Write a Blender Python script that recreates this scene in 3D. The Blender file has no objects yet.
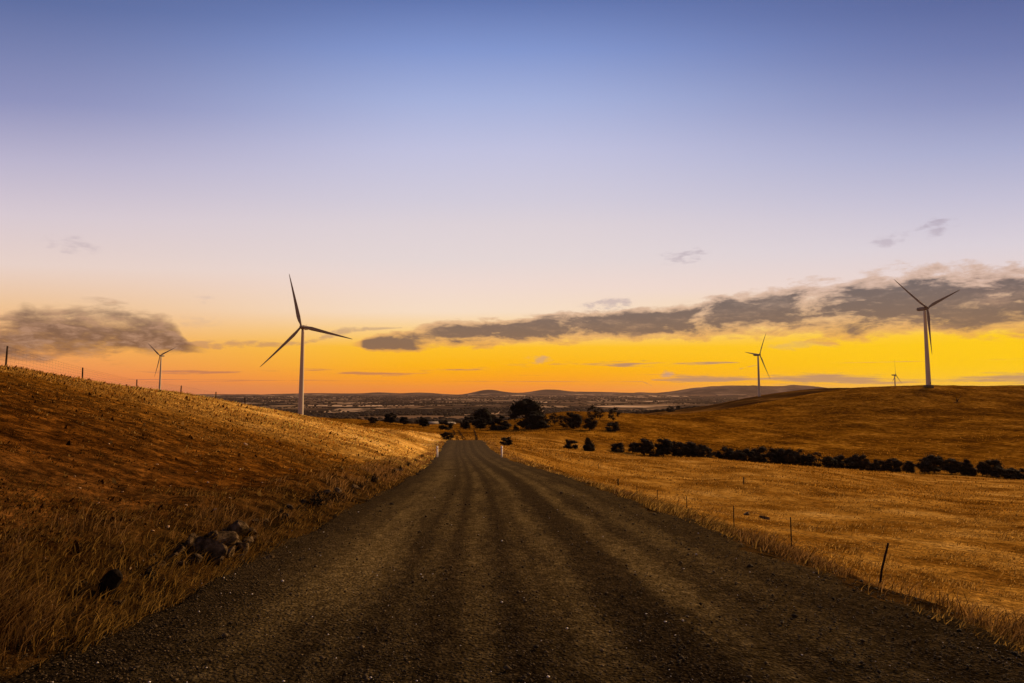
import bpy, bmesh, math, random
import numpy as np
R = math.radians
random.seed(7)
sc = bpy.context.scene

# ------------------------------------------------------------------ camera
F = 625.0; PITCH = math.atan(50.5/F)
cam_d = bpy.data.cameras.new('camera'); cam = bpy.data.objects.new('camera', cam_d)
sc.collection.objects.link(cam)
cam_d.sensor_width = 36.0; cam_d.lens = 36.0*F/1024.0
cam_d.clip_start = 0.1; cam_d.clip_end = 80000
cam.location = (0, 0, 0); cam.rotation_euler = (math.pi/2 + PITCH, 0, 0)
sc.camera = cam
sc.view_settings.view_transform = 'Standard'; sc.view_settings.look = 'None'
sc.view_settings.gamma = 1; sc.view_settings.exposure = 0.0
sc.view_settings.use_curve_mapping = False
sc.render.resolution_x = 1024; sc.render.resolution_y = 683
cy = sc.cycles
sc.render.engine = 'CYCLES'
cy.max_bounces = 5; cy.diffuse_bounces = 2; cy.glossy_bounces = 2; cy.transparent_max_bounces = 6
cy.volume_bounces = 0; cy.transmission_bounces = 2

def ray(px, py):
    """image measurement -> (X/Y, Z/Y) of the sight line; used only to read sizes off the photo"""
    a = (px-512)/F; b = (341.5-py)/F
    cp, sp = math.cos(PITCH), math.sin(PITCH)
    fy = cp - b*sp; fz = sp + b*cp
    return a/fy, fz/fy
def P(px, py, d):
    u, w = ray(px, py); return (u*d, d, w*d)
def azel(px, py):
    u, w = ray(px, py)
    return math.degrees(math.atan(u)), math.degrees(math.atan2(w, math.hypot(1, u)))

# ------------------------------------------------------------------ node helpers
class NT:
    def __init__(s, tree): s.t = tree; s.n = tree.nodes; s.l = tree.links
    def node(s, typ, **kw):
        n = s.n.new(typ)
        for k, v in kw.items(): setattr(n, k, v)
        return n
    def put(s, sock, v):
        if isinstance(v, bpy.types.NodeSocket): s.l.new(v, sock)
        elif v is not None:
            if hasattr(sock.default_value, '__len__') and not hasattr(v, '__len__'): v = [v]*len(sock.default_value)
            if hasattr(sock.default_value, '__len__') and len(sock.default_value) == 4 and len(v) == 3: v = (*v, 1)
            sock.default_value = v
    def m(s, op, a, b=None, c=None, clamp=False):
        n = s.node('ShaderNodeMath', operation=op, use_clamp=clamp)
        s.put(n.inputs[0], a); s.put(n.inputs[1], b)
        if c is not None: s.put(n.inputs[2], c)
        return n.outputs[0]
    def vm(s, op, a, b=None):
        n = s.node('ShaderNodeVectorMath', operation=op); s.put(n.inputs[0], a); s.put(n.inputs[1], b); return n.outputs[0]
    def sep(s, v):
        n = s.node('ShaderNodeSeparateXYZ'); s.put(n.inputs[0], v); return n.outputs
    def comb(s, x, y, z=0.0):
        n = s.node('ShaderNodeCombineXYZ'); s.put(n.inputs[0], x); s.put(n.inputs[1], y); s.put(n.inputs[2], z); return n.outputs[0]
    def noise(s, v, scale, detail=4, rough=.55, dist=0.0, out=0):
        n = s.node('ShaderNodeTexNoise'); s.put(n.inputs['Vector'], v); n.inputs['Scale'].default_value = scale
        n.inputs['Detail'].default_value = detail; n.inputs['Roughness'].default_value = rough; n.inputs['Distortion'].default_value = dist
        return n.outputs[out]
    def voro(s, v, scale, feat='F1', out='Distance', rnd=1.0):
        n = s.node('ShaderNodeTexVoronoi', feature=feat); s.put(n.inputs['Vector'], v); n.inputs['Scale'].default_value = scale
        n.inputs['Randomness'].default_value = rnd
        return n.outputs[out]
    def ramp(s, f, stops, interp='LINEAR'):
        n = s.node('ShaderNodeValToRGB'); s.put(n.inputs[0], f); cr = n.color_ramp; cr.interpolation = interp
        while len(cr.elements) > 1: cr.elements.remove(cr.elements[-1])
        cr.elements[0].position = stops[0][0]; cr.elements[0].color = (*stops[0][1], 1) if hasattr(stops[0][1], '__len__') else (stops[0][1],)*3+(1,)
        for p, c in stops[1:]:
            e = cr.elements.new(p); e.color = (*c, 1) if hasattr(c, '__len__') else (c, c, c, 1)
        return n.outputs[0]
    def sstep(s, v, a, b):
        n = s.node('ShaderNodeMapRange', interpolation_type='SMOOTHSTEP'); s.put(n.inputs[0], v)
        n.inputs[1].default_value = a; n.inputs[2].default_value = b; return n.outputs[0]
    def mix(s, f, a, b, mode='MIX'):
        n = s.node('ShaderNodeMix', data_type='RGBA', blend_type=mode); s.put(n.inputs[0], f); s.put(n.inputs[6], a); s.put(n.inputs[7], b); return n.outputs[2]
    def curve(s, f, pts):
        n = s.node('ShaderNodeFloatCurve'); s.put(n.inputs[1], f); c = n.mapping.curves[0]
        pts = sorted(pts); c.points[0].location = pts[0]; c.points[1].location = pts[-1]
        for p in pts[1:-1]: c.points.new(*p)
        for p in c.points: p.handle_type = 'AUTO'
        n.mapping.update(); return n.outputs[0]
def lin(r, g, b):
    f = lambda c: (c/255/12.92) if c/255 <= .04045 else ((c/255+.055)/1.055)**2.4
    return (f(r), f(g), f(b))

# ------------------------------------------------------------------ sky (world)
world = bpy.data.worlds.new('World'); sc.world = world; world.use_nodes = True
w = NT(world.node_tree); w.n.clear()
tc = w.node('ShaderNodeTexCoord').outputs['Generated']
sx, sy, sz = w.sep(tc)[:3]
rad2deg = 180/math.pi
az = w.m('MULTIPLY', w.m('ARCTAN2', sx, sy), rad2deg)
el = w.m('MULTIPLY', w.m('ARCSINE', sz), rad2deg)
ELR = 50.0
el2 = w.m('MULTIPLY', w.m('ARCTAN2', w.m('MAXIMUM', sz, 0.0), w.m('SQRT', w.m('ADD', w.m('MULTIPLY', sy, sy), w.m('MULTIPLY', w.m('MULTIPLY', sx, sx), .2)))), rad2deg)
eln = w.m('DIVIDE', el2, ELR, clamp=True)
def sky_col(px, stops):
    out = []
    for y, c in sorted(stops, key=lambda t: -t[0]):
        u_, w_ = ray(px, y); e = max(0.0, math.degrees(math.atan2(w_, math.sqrt(1+.2*u_*u_)))); out.append((e/ELR, lin(*c)))
    out.append((1.0, lin(52, 64, 112)))
    return w.ramp(eln, out)
left = sky_col(20, [(392,(214,128,92)),(380,(240,136,82)),(345,(244,172,96)),(305,(240,196,150)),(265,(233,210,200)),(215,(216,202,210)),(160,(187,181,206)),(100,(143,147,189)),(50,(120,130,176)),(0,(95,111,161))])
mid = sky_col(505, [(394,(250,140,34)),(382,(255,158,10)),(366,(255,180,4)),(347,(255,194,40)),(330,(253,210,136)),(312,(248,222,196)),(285,(240,218,208)),(260,(229,215,214)),(225,(221,210,216)),(200,(210,204,219)),(150,(193,194,223)),(100,(165,177,219)),(50,(131,151,206)),(0,(98,119,176))])
right = sky_col(1000, [(392,(255,192,60)),(382,(255,202,14)),(362,(255,202,0)),(335,(255,204,20)),(312,(250,214,140)),(285,(236,214,206)),(245,(219,209,217)),(200,(197,193,214)),(150,(169,173,207)),(100,(138,146,190)),(50,(112,124,174)),(0,(92,106,158))])
a0, a1, a2 = azel(20,390)[0], azel(505,390)[0], azel(1000,390)[0]
base = w.mix(w.sstep(az, a0-4, a1-4), left, mid)
base = w.mix(w.sstep(az, a1, a2+6), base, right)
# anti-twilight sky at the back of the viewer: soft rose over slate blue
back = w.ramp(eln, [(0.0, lin(120,96,90)), (.18, lin(178,136,112)), (.45, lin(140,120,112)), (1.0, lin(52,64,112))])
base = w.mix(w.sstep(w.m('ABSOLUTE', az), 62, 125), base, back)
# clouds
AZN = w.m('MULTIPLY_ADD', az, 1/160.0, 0.5, clamp=True)       # -80..80 -> 0..1
def band(pts, scale=1.0):
    """pts: (px, ytop, ybot) -> signed 1..-inf mask, 1 at the centre line"""
    cs, hs = [], []
    pr = []
    for px, yt, yb in pts:
        a, e1 = azel(px, yt); _, e2 = azel(px, yb); pr.append((a/160+.5, (e1+e2)/2, abs(e1-e2)/2))
    f, l = pr[0], pr[-1]
    cpts = [(0, f[1]/20)] + [(a, c/20) for a, c, h in pr] + [(1, l[1]/20)]
    hpts = [(0, 0.0), (max(0.001, f[0]-.03), 0.0)] + [(a, h/6) for a, c, h in pr]
    hpts += [(min(.995, l[0]+.04), 0.0), (1, 0.0)]
    c = w.m('MULTIPLY', w.curve(AZN, cpts), 20); h0 = w.m('MULTIPLY', w.curve(AZN, hpts), 6); h = w.m('MAXIMUM', h0, 0.02)
    dd = w.m('DIVIDE', w.m('SUBTRACT', el, c), h)
    dd = w.m('ADD', dd, w.m('MULTIPLY', w.m('LESS_THAN', h0, .06), 9.0))
    return dd, h
warp = w.noise(w.comb(w.m('MULTIPLY', az, .35), w.m('MULTIPLY', el, .8), 3.1), 1.0, 3, .6)
n1 = w.noise(w.comb(w.m('MULTIPLY', az, .20), w.m('MULTIPLY', el, .62), 7.3), 1.0, 9, .60, .35)
n2 = w.noise(w.comb(w.m('MULTIPLY', az, .75), w.m('MULTIPLY', el, 1.9), 1.7), 1.0, 7, .62, .2)
nA = w.m('ADD', w.m('MULTIPLY', n1, .72), w.m('MULTIPLY', n2, .28))
def dens(dd, amp=1.7, a=-.05, b=.45, n=n1, bias=.52, mkm=1.0):
    mk = w.m('MULTIPLY', w.m('SUBTRACT', 1.0, w.m('POWER', w.m('ABSOLUTE', dd), 1.6)), mkm)
    mk = w.m('MAXIMUM', mk, -4.0)
    v = w.m('ADD', mk, w.m('MULTIPLY', w.m('SUBTRACT', n, bias), amp*2))
    return w.sstep(v, a, b)
b1, h1_ = band([(348,343,346),(372,336,351),(420,327,350),(480,317,345),(560,314,342),(640,309,339),(700,300,337),(760,289,337),(850,276,338),(920,270,335),(1024,262,333),(1150,255,325),(1300,250,320)])
b2, _ = band([(-260,320,352),(-120,318,356),(-20,322,362),(30,306,360),(80,302,358),(130,310,359),(170,318,358),(196,345,353)])
cA = w.m('MULTIPLY', dens(b1, 2.9, -.15, 1.25, nA, .470, 1.3), w.sstep(h1_, .12, .45))
cB = w.m('MULTIPLY', dens(b2, 2.5, -.15, 1.25, nA, .470, 1.2), w.m('SUBTRACT', 1.0, w.sstep(az, azel(180,345)[0], azel(212,345)[0])))
# thin streaks low down
ns = w.noise(w.comb(w.m('MULTIPLY', az, .16), w.m('MULTIPLY', el, 2.0), 9.4), 1.0, 7, .62, .15)
s1, _ = band([(420,371,378),(470,366,374),(560,363,371),(650,359,368),(700,361,365)])
s2, _ = band([(690,376,383),(760,375,384),(850,372,384),(930,373,385),(1024,370,384),(1150,368,384)])
s3, _ = band([(180,369,375),(240,369,376),(330,369,378),(400,371,376)])
s4, _ = band([(225,339,350),(300,340,346),(345,326,336),(356,326,333)])
stre = w.m('MAXIMUM', dens(s1, 4.2, .0, 1.4, ns, .545), dens(s2, 3.6, .0, 1.4, ns, .495))
stre = w.m('MAXIMUM', stre, w.m('MULTIPLY', dens(s3, 4.2, .1, 1.2, ns, .60), .8))
stre = w.m('MAXIMUM', stre, w.m('MULTIPLY', dens(s4, 1.6, .0, .9, n2, .56), .55))
# loose wisps
def blob(px, py, ra, re, amp, tilt=0.0):
    a, e = azel(px, py)
    da = w.m('SUBTRACT', az, a); de = w.m('SUBTRACT', w.m('SUBTRACT', el, e), w.m('MULTIPLY', da, tilt))
    q = w.m('ADD', w.m('POWER', w.m('ABSOLUTE', w.m('DIVIDE', da, ra)), 2.0), w.m('POWER', w.m('ABSOLUTE', w.m('DIVIDE', de, re)), 2.0))
    v = w.m('ADD', w.m('SUBTRACT', 1.0, q), w.m('MULTIPLY', w.m('SUBTRACT', n2, .53), 4.5))
    return w.m('MULTIPLY', w.sstep(v, .1, 1.3), amp)
wis = blob(686,256,2.8,.75,.45,.12)
for bb in [(936,227,1.9,.9,.5,.25),(889,240,2.0,.7,.4,.1),(72,245,1.8,1.0,.3,0),(204,299,.9,.5,.3,0),(606,305,3.2,.9,.5,.05),(200,323,1.6,.7,.22,0),(800,345,3.5,.5,.25,0),(540,360,1.8,.5,.45,0),(668,374,1.0,.35,.6,.1),(1002,290,3.5,2,.5,0)]:
    wis = w.m('MAXIMUM', wis, blob(*bb))
nc = w.noise(w.comb(w.m('MULTIPLY', az, .11), w.m('MULTIPLY', el, .75), 21.3), 1.0, 8, .58, .3)
# tint: thin cloud is lit peach/mauve, thick cloud grey brown
ccol = w.mix(w.sstep(el, 2.0, 10.5), lin(138,104,82), lin(100,93,94))
ccol = w.mix(w.sstep(w.m('ADD', w.m('MULTIPLY', nc, .7), w.m('MULTIPLY', n2, .5)), .60, .90), ccol, w.mix(w.sstep(el, 3.5, 9.5), lin(206,152,100), lin(158,142,134)))
low = w.mix(w.sstep(az, -20, 20), lin(178,104,84), lin(176,134,108))
scol = w.mix(w.sstep(el, 0.5, 6.0), low, lin(150,118,122))
col = w.mix(w.m('MULTIPLY', stre, .8), base, scol)
rim = w.mix(w.sstep(el, 3.0, 8.5), lin(255,176,70), lin(232,188,158))
edge = w.m('MULTIPLY', w.m('MULTIPLY', cA, w.m('SUBTRACT', 1.0, cA)), 2.0)
col = w.mix(w.m('MULTIPLY', wis, .9), col, lin(158,140,156))
col = w.mix(w.m('MULTIPLY', cA, .95), col, ccol)
col = w.mix(edge, col, rim)
ccB = w.mix(w.sstep(el, 3.5, 7.5), lin(118,84,66), lin(126,102,90))
ccB = w.mix(w.sstep(n2, .42, .72), ccB, lin(176,134,108))
col = w.mix(w.m('MULTIPLY', cB, .92), col, ccB)
bg = w.node('ShaderNodeBackground'); w.put(bg.inputs[0], col); bg.inputs[1].default_value = 1.0
w.l.new(bg.outputs[0], w.node('ShaderNodeOutputWorld').inputs[0])

# ------------------------------------------------------------------ afterglow (one very soft, warm sun)
sd = bpy.data.lights.new('sun', 'SUN'); sun = bpy.data.objects.new('sun', sd); sc.collection.objects.link(sun)
sd.energy = 5.0; sd.angle = R(20); sd.color = (1.0, .64, .30)
SAZ, SEL = R(44), R(22)
from mathutils import Vector
sdir = Vector((math.sin(SAZ)*math.cos(SEL), math.cos(SAZ)*math.cos(SEL), math.sin(SEL)))
sun.rotation_euler = sdir.to_track_quat('Z', 'Y').to_euler()

# ------------------------------------------------------------------ object helpers
col_ = sc.collection
def tag(o, label=None, cat=None, group=None, kind=None):
    if label: o['label'] = label
    if cat: o['category'] = cat
    if group: o['group'] = group
    if kind: o['kind'] = kind
    return o
def link(name, me, mat=None, parent=None, loc=(0,0,0), rot=(0,0,0), scale=(1,1,1)):
    o = bpy.data.objects.new(name, me); col_.objects.link(o)
    if mat is not None and me is not None and not me.materials: me.materials.append(mat)
    o.location = loc; o.rotation_euler = rot; o.scale = scale
    if parent: o.parent = parent
    return o
def np_mesh(name, V, faces, smooth=False, col=None):
    """V (n,3); faces list of int arrays (m,k)"""
    me = bpy.data.meshes.new(name); V = np.asarray(V, np.float32)
    me.vertices.add(len(V)); me.vertices.foreach_set('co', V.ravel())
    if not isinstance(faces, list): faces = [faces]
    li = np.concatenate([f.ravel() for f in faces]).astype(np.int32)
    cnt = np.concatenate([np.full(len(f), f.shape[1]) for f in faces])
    me.loops.add(len(li)); me.loops.foreach_set('vertex_index', li)
    me.polygons.add(len(cnt)); st = np.concatenate([[0], np.cumsum(cnt)[:-1]]).astype(np.int32)
    me.polygons.foreach_set('loop_start', st)
    if smooth: me.polygons.foreach_set('use_smooth', np.ones(len(cnt), bool))
    if col is not None:
        at = me.color_attributes.new('Col', 'FLOAT_COLOR', 'POINT')
        c = np.ones((len(V), 4), np.float32); c[:, :3] = col; at.data.foreach_set('color', c.ravel())
    me.update(calc_edges=True); return me
class MB:
    def __init__(s): s.v = []; s.f = {}; s.n = 0
    def add(s, V, Fs):
        V = np.asarray(V, float); s.v.append(V)
        for f in Fs: f = list(f); s.f.setdefault(len(f), []).append([i+s.n for i in f])
        s.n += len(V)
    def box(s, c, size, rot=None):
        c = np.array(c); h = np.array(size)/2
        V = np.array([[x, y, z] for z in (-1,1) for y in (-1,1) for x in (-1,1)])*h
        if rot is not None: V = V @ rot.T
        s.add(V+c, [(0,2,3,1),(4,5,7,6),(0,1,5,4),(2,6,7,3),(0,4,6,2),(1,3,7,5)])
    def tube(s, pts, rad, n=8, cap=True):
        pts = [np.array(p, float) for p in pts]; rings = []
        for i, p in enumerate(pts):
            t = pts[min(i+1, len(pts)-1)] - pts[max(i-1, 0)]; t /= np.linalg.norm(t)+1e-9
            a = np.array([1,0,0]) if abs(t[0]) < .8 else np.array([0,1,0])
            u = np.cross(t, a); u /= np.linalg.norm(u); v = np.cross(t, u)
            r = rad[i] if hasattr(rad, '__len__') else rad
            rings.append([p + r*(math.cos(k*2*math.pi/n)*u + math.sin(k*2*math.pi/n)*v) for k in range(n)])
        V = np.array(rings).reshape(-1, 3); Fs = []
        for i in range(len(pts)-1):
            for k in range(n): Fs.append((i*n+k, i*n+(k+1) % n, (i+1)*n+(k+1) % n, (i+1)*n+k))
        if cap: Fs.append(tuple(range(n-1, -1, -1))); Fs.append(tuple((len(pts)-1)*n+k for k in range(n)))
        s.add(V, Fs)
    def mesh(s, name, smooth=False, col=None):
        me = np_mesh(name, np.concatenate(s.v), [np.array(f) for f in s.f.values()], smooth, col); me.validate(); return me

# ------------------------------------------------------------------ materials
def newmat(name):
    m = bpy.data.materials.new(name); m.use_nodes = True; t = NT(m.node_tree); t.n.clear()
    return m, t
def finish(t, color, rough=.9, bump=None, bstr=.5, bdist=.1, spec=.0, metallic=0.0):
    b = t.node('ShaderNodeBsdfPrincipled'); t.put(b.inputs['Base Color'], color); t.put(b.inputs['Roughness'], rough)
    b.inputs['Specular IOR Level'].default_value = spec; b.inputs['Metallic'].default_value = metallic
    if bump is not None:
        bn = t.node('ShaderNodeBump'); bn.inputs['Strength'].default_value = bstr; bn.inputs['Distance'].default_value = bdist
        t.put(bn.inputs['Height'], bump); t.l.new(bn.outputs[0], b.inputs['Normal'])
    t.l.new(b.outputs[0], t.node('ShaderNodeOutputMaterial').inputs[0]); return b
def pos(t): return t.node('ShaderNodeNewGeometry').outputs['Position']

# ================================================================== TERRAIN
rd = np.array([-60,0,5,20,56,70,87,105,121,140,165,200,260,350], float)
rh = np.array([2.2,1.65,1.98,3.15,6.05,7.0,7.98,8.75,9.45,10.7,12.8,15.2,17.6,21.8])
rc = np.array([1.6,.5,.25,-.5,-3.5,-4.85,-6.3,-7.8,-9.0,-10.6,-12.6,-15.2,-19.5,-25.0])
def cubic(xs, ys):
    h = np.diff(xs); dl = np.diff(ys)/h; m = np.zeros_like(ys); m[0], m[-1] = dl[0], dl[-1]
    m[1:-1] = np.where(dl[:-1]*dl[1:] > 0, (h[1:]+h[:-1])/(h[1:]/dl[:-1]+h[:-1]/dl[1:]+1e-12)*1.0, 0)
    m[1:-1] = (dl[:-1]*h[1:]+dl[1:]*h[:-1])/(h[1:]+h[:-1])
    def f(x):
        x = np.clip(x, xs[0], xs[-1]); i = np.clip(np.searchsorted(xs, x)-1, 0, len(xs)-2)
        t = (x-xs[i])/h[i]; t2, t3 = t*t, t*t*t
        return (2*t3-3*t2+1)*ys[i]+(t3-2*t2+t)*h[i]*m[i]+(-2*t3+3*t2)*ys[i+1]+(t3-t2)*h[i]*m[i+1]
    return f
_rh = cubic(rd, rh); road_z = lambda Y: -_rh(Y); road_c = cubic(rd, rc)
HW = 3.5
def sstep(x, a, b): t = np.clip((x-a)/(b-a), 0, 1); return t*t*(3-2*t)
_g = np.random.default_rng(3).uniform(0, 1, (256, 256))
def vnoise(x, y):
    xi = np.floor(x).astype(int); yi = np.floor(y).astype(int); fx = x-xi; fy = y-yi
    fx = fx*fx*(3-2*fx); fy = fy*fy*(3-2*fy); g = lambda a, b: _g[a % 256, b % 256]
    return (g(xi,yi)*(1-fx)+g(xi+1,yi)*fx)*(1-fy)+(g(xi,yi+1)*(1-fx)+g(xi+1,yi+1)*fx)*fy
def fbm(x, y, o=4):
    s = 0; a = .5
    for k in range(o): s = s + a*(vnoise(x*2**k+17*k, y*2**k+31*k)-.5); a *= .5
    return s
def near_z(X, Y):
    z = road_z(Y); s = X-road_c(Y)
    tl = np.maximum(-s-HW, 0); tr = np.maximum(s-HW, 0)
    rise = 9.5*np.tanh(tl/33) + .22*np.exp(-((tl-1.3)/.8)**2)*sstep(tl, 0, .8)
    fall = -4.7*(1-np.exp(-(tr/9.5)**1.25)) - .035*tr + .12*np.exp(-((tr-1.0)/.6)**2)*sstep(tr, 0, .6)
    return z + rise + fall
ctrl = []
def C(px, py, d): u, w_ = ray(px, py); ctrl.append((u, d, w_*d))
# (left hill ridge and what lies beyond it)
for a in [(-250,318,45),(-250,330,140),(-250,372,400),
          (300,426,210),(250,419,150),(345,427,205),(400,430.5,180),(435,437.5,140),(300,432,130),(360,437,130),(400,444,110),
          (160,397,200),(80,392,220),(0,384,240),(0,392,500),(160,405,500),(230,412,420),
          (303,419,480),(303,416.5,600),(350,419,440),(397,425.5,360),(378,429,300),(430,431,300),(430,427,420),(370,422,520),
          (340,430,270),
          # centre field below the road crest
          (470,437.2,230),(470,433,290),(470,430,340),(500,440,210),(500,433,300),(500,430,350),(445,436,210),(450,430,340),
          (560,450,160),(560,448.5,200),(560,438,260),(560,426,350),(555,413.3,470),(530,427,370),(515,421,480),
          (480,425,480),(450,425,500),(530,417,520),
          # crest of the near right-hand field
          (530,449,140),(620,456,190),(700,459.5,195),(800,467.5,195),(900,474,190),(1024,481,185),(1250,498,180),
          (620,470,110),(700,480,105),(800,490,92),(900,500,80),(1024,510,75),(1250,540,70),(740,484,95),(900,487,130),(1024,496,120),
          # gully with the tree line
          (620,455,235),(700,460,245),(800,468.5,250),(900,473.5,245),(1024,479,240),(1250,492,240),
          # the big hill on the right
          (620,440,290),(620,425,370),(615,413.5,480),(660,416,500),(700,448,310),(700,430,400),(705,413,540),
          (800,457,310),(800,430,430),(800,410,560),(797,397,660),(760,404,620),(850,388.3,670),
          (900,460,300),(927,440,390),(927,415,510),(927,396,600),(927,386,655),(927,386,740),(895,386,690),
          (1024,462,300),(1024,440,380),(1024,415,500),(1024,396,600),(1024,387,660),(1024,388,760),(1250,470,300),(1250,420,480),(1250,388,650),(1250,392,900),
          (850,391,760),(790,399,800),(740,408,740),(700,417,760),(640,420,700),(560,421,700),
          # farther dark ridge carrying the middle turbine
          (758,396,1150),(785,392.3,1150),(820,388.6,1150),(870,387.5,1150),(735,401,1150),(710,407.2,1150),(685,411,1150),(660,415,1150),
          (630,419,1150),(950,387,1150),(895,391,1500),(895,396,2200),(1024,396,2200),(1250,396,2200),(710,409,1020),(760,401,950),
          (758,402,1700),(660,412,1700),
          (560,422,1150),(480,426,1100),(430,427,1000),(360,424,900),(300,421,850),(200,414,900),(100,404,900),(0,402,900),(-250,396,900)]: C(*a)
for px in (-250,0,200,400,500,600,700,800,900,1024,1250):
    u = ray(px, 392)[0]
    for d, z in ((2600,-104),(4500,-110),(8000,-115),(15000,-120),(30000,-130)):
        if d == 2600 and px >= 800: z = -75
        ctrl.append((u, d, z))
for d in (30,42,58,80):
    for u in (-1.2,-.95,-.75,-.55,-.35,-.2,-.08,0,.1,.2,.35,.5,.65,.8,1.0,1.2):
        ctrl.append((u, d, float(near_z(np.array(u*d), np.array(float(d))))))
for d in (105,130,165,210,270,340):
    for dx in (-14,-5,0,5,12):
        if d > 130 and abs(dx) > 5: continue
        if d in (105,130) and dx == -14: zz = 2.2
        else: zz = 0
        X = float(road_c(d))+dx; ctrl.append((X/d, d, float(road_z(d))+zz-(.5 if dx in (5,-5) else 0)-(1.6 if dx == 12 else 0)))
ctrl = np.array(ctrl)
def feat(u, Y): return np.stack([u*1.0, .42*np.log(Y)], -1)
cp = feat(ctrl[:,0], ctrl[:,1])
# remove near duplicates
keep = []
for i in range(len(cp)):
    if all(np.hypot(*(cp[i]-cp[j])) > .012 for j in keep): keep.append(i)
ctrl = ctrl[keep]; cp = cp[keep]
tgt = ctrl[:,2]/ctrl[:,1]                     # slope of the sight line: well scaled at every distance
def tps(r2): return np.where(r2 > 1e-12, .5*r2*np.log(np.maximum(r2, 1e-12)), 0)
n = len(cp); D = ((cp[:,None]-cp[None])**2).sum(-1); A = np.zeros((n+3, n+3)); A[:n,:n] = tps(D)+np.eye(n)*2e-5
A[:n,n] = 1; A[:n,n+1:] = cp; A[n,:n] = 1; A[n+1:,:n] = cp.T
TPW = np.linalg.solve(A, np.concatenate([tgt, [0,0,0]])); NCP = n
def far_z(X, Y):
    Y = np.clip(Y, 25, 30000); u = np.clip(X/Y, -1.25, 1.25); sh = np.shape(u)
    q = feat(u.ravel(), Y.ravel()); out = np.empty(len(q))
    for i in range(0, len(q), 20000):
        d = ((q[i:i+20000,None]-cp[None])**2).sum(-1)
        out[i:i+20000] = tps(d) @ TPW[:NCP] + TPW[NCP] + q[i:i+20000] @ TPW[NCP+1:]
    return (out*Y.ravel()).reshape(sh)
def ground_z(X, Y):
    X = np.asarray(X, float); Y = np.asarray(Y, float); X, Y = np.broadcast_arrays(X, Y)
    zn = near_z(X, np.minimum(Y, 340)); wgt = sstep(np.log(np.maximum(Y, 1.0)), math.log(42), math.log(85))
    z = zn.copy(); m_ = wgt > 0
    if m_.any(): z[m_] = zn[m_]*(1-wgt[m_]) + far_z(X[m_], Y[m_])*wgt[m_]
    s = np.abs(X-road_c(Y)); onroad = (1-sstep(s, HW+.2, HW+4.5))*(1-sstep(Y, 132, 160))
    off = sstep(s, HW+.3, HW+5)
    z = z*(1-onroad) + road_z(Y)*onroad*1.0 if False else z + (road_z(Y)-z)*np.where(Y > 42, onroad, 1-sstep(s, HW-.2, HW+.05))
    und = fbm(X/14, Y/14, 4)*.55*np.clip(1+Y/300, 1, 3) + fbm(X/90+9, Y/90, 3)*np.clip(Y/160, 0, 1)*2.2*np.clip(2500/np.maximum(Y,1), 0, 1)
    z = z + und*off*(1-.9*sstep(Y, 1500, 4000)) + (fbm(X/1.3, Y/1.3, 4)*.14 + fbm(X/.38+5, Y/.38, 3)*.085)*sstep(s, HW+.1, HW+1.0)*(1-sstep(Y, 40, 120))
    # terracettes (sheep tracks) on the slopes
    z = z + fbm(X/2.5+3, Y/2.5, 3)*.22*sstep(s, HW+4, HW+14)*(1-sstep(Y, 150, 350))
    return z
gz = lambda x, y: float(ground_z(np.array([float(x)]), np.array([float(y)]))[0])
# hills on the horizon are part of the land
def hills(X, Y):
    u = X/np.maximum(Y, 1); out = 0*X
    for px, wd, h, d in [(735,70,190,15500),(800,75,215,15800),(870,50,110,16000),(640,26,85,14500),(550,42,120,17500),(488,30,140,17000),(425,34,70,18500),(590,70,60,18500),(380,30,50,17500),(700,60,120,16500),(960,130,60,17000),(300,60,40,18500),(90,90,60,18500),(-150,150,90,18000),(1250,160,170,17000)]:
        uc = ray(px, 392)[0]; su = wd/F*.62
        out = out + h*np.exp(-((u-uc)/su)**2)*np.exp(-((Y-d)/1500)**2)
    nz = 1+.55*fbm(X/1100, Y/1100, 5)
    return out*nz + 45*sstep(Y, 12500, 17500)*(1+2*fbm(X/1700+5, Y/2600, 4))*(1-.5*sstep(Y,19000,24000))
# mesh: forward fan (u, log Y) + a plain sheet for the land at the back
us = np.concatenate([np.linspace(-6,-1.3,20)[:-1], np.linspace(-1.3,-.9,24)[:-1], np.linspace(-.9,.9,560), np.linspace(.9,1.3,24)[1:], np.linspace(1.3,6,20)[1:]])
ys = np.concatenate([np.exp(np.linspace(math.log(1.2), math.log(40), 330))[:-1], np.exp(np.linspace(math.log(40), math.log(1300), 460))[:-1], np.exp(np.linspace(math.log(1300), math.log(26000), 190))])
U, Yg = np.meshgrid(us, ys); Xg = U*Yg
Zg = ground_z(Xg, Yg) + hills(Xg, Yg)
nr, nc = Xg.shape; V = np.stack([Xg, Yg, Zg], -1).reshape(-1, 3)
idx = np.arange(nr*nc).reshape(nr, nc)
Q = np.stack([idx[:-1,:-1], idx[:-1,1:], idx[1:,1:], idx[1:,:-1]], -1).reshape(-1, 4)
# rows behind and beside the first row (Y from 1.2 back to -400)
yb = -np.concatenate([[0.0], np.exp(np.linspace(math.log(1.5), math.log(600), 40))])+1.0
xb = np.concatenate([-np.exp(np.linspace(math.log(600), math.log(7.3), 40)), Xg[0], np.exp(np.linspace(math.log(7.3), math.log(600), 40))])
XB, YB = np.meshgrid(xb, yb); ZB = ground_z(XB, YB)
nb = XB.shape; ib = np.arange(XB.size).reshape(nb)+len(V)
QB = np.stack([ib[:-1,:-1], ib[1:,:-1], ib[1:,1:], ib[:-1,1:]], -1).reshape(-1, 4)
V = np.concatenate([V, np.stack([XB, YB, ZB], -1).reshape(-1, 3)])
k0 = 40; st = np.stack([ib[0,k0:k0+nc-1], ib[0,k0+1:k0+nc], idx[0,1:], idx[0,:-1]], -1)
gm = np_mesh('ground', V, [np.concatenate([Q, QB, st])], smooth=True)

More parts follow.
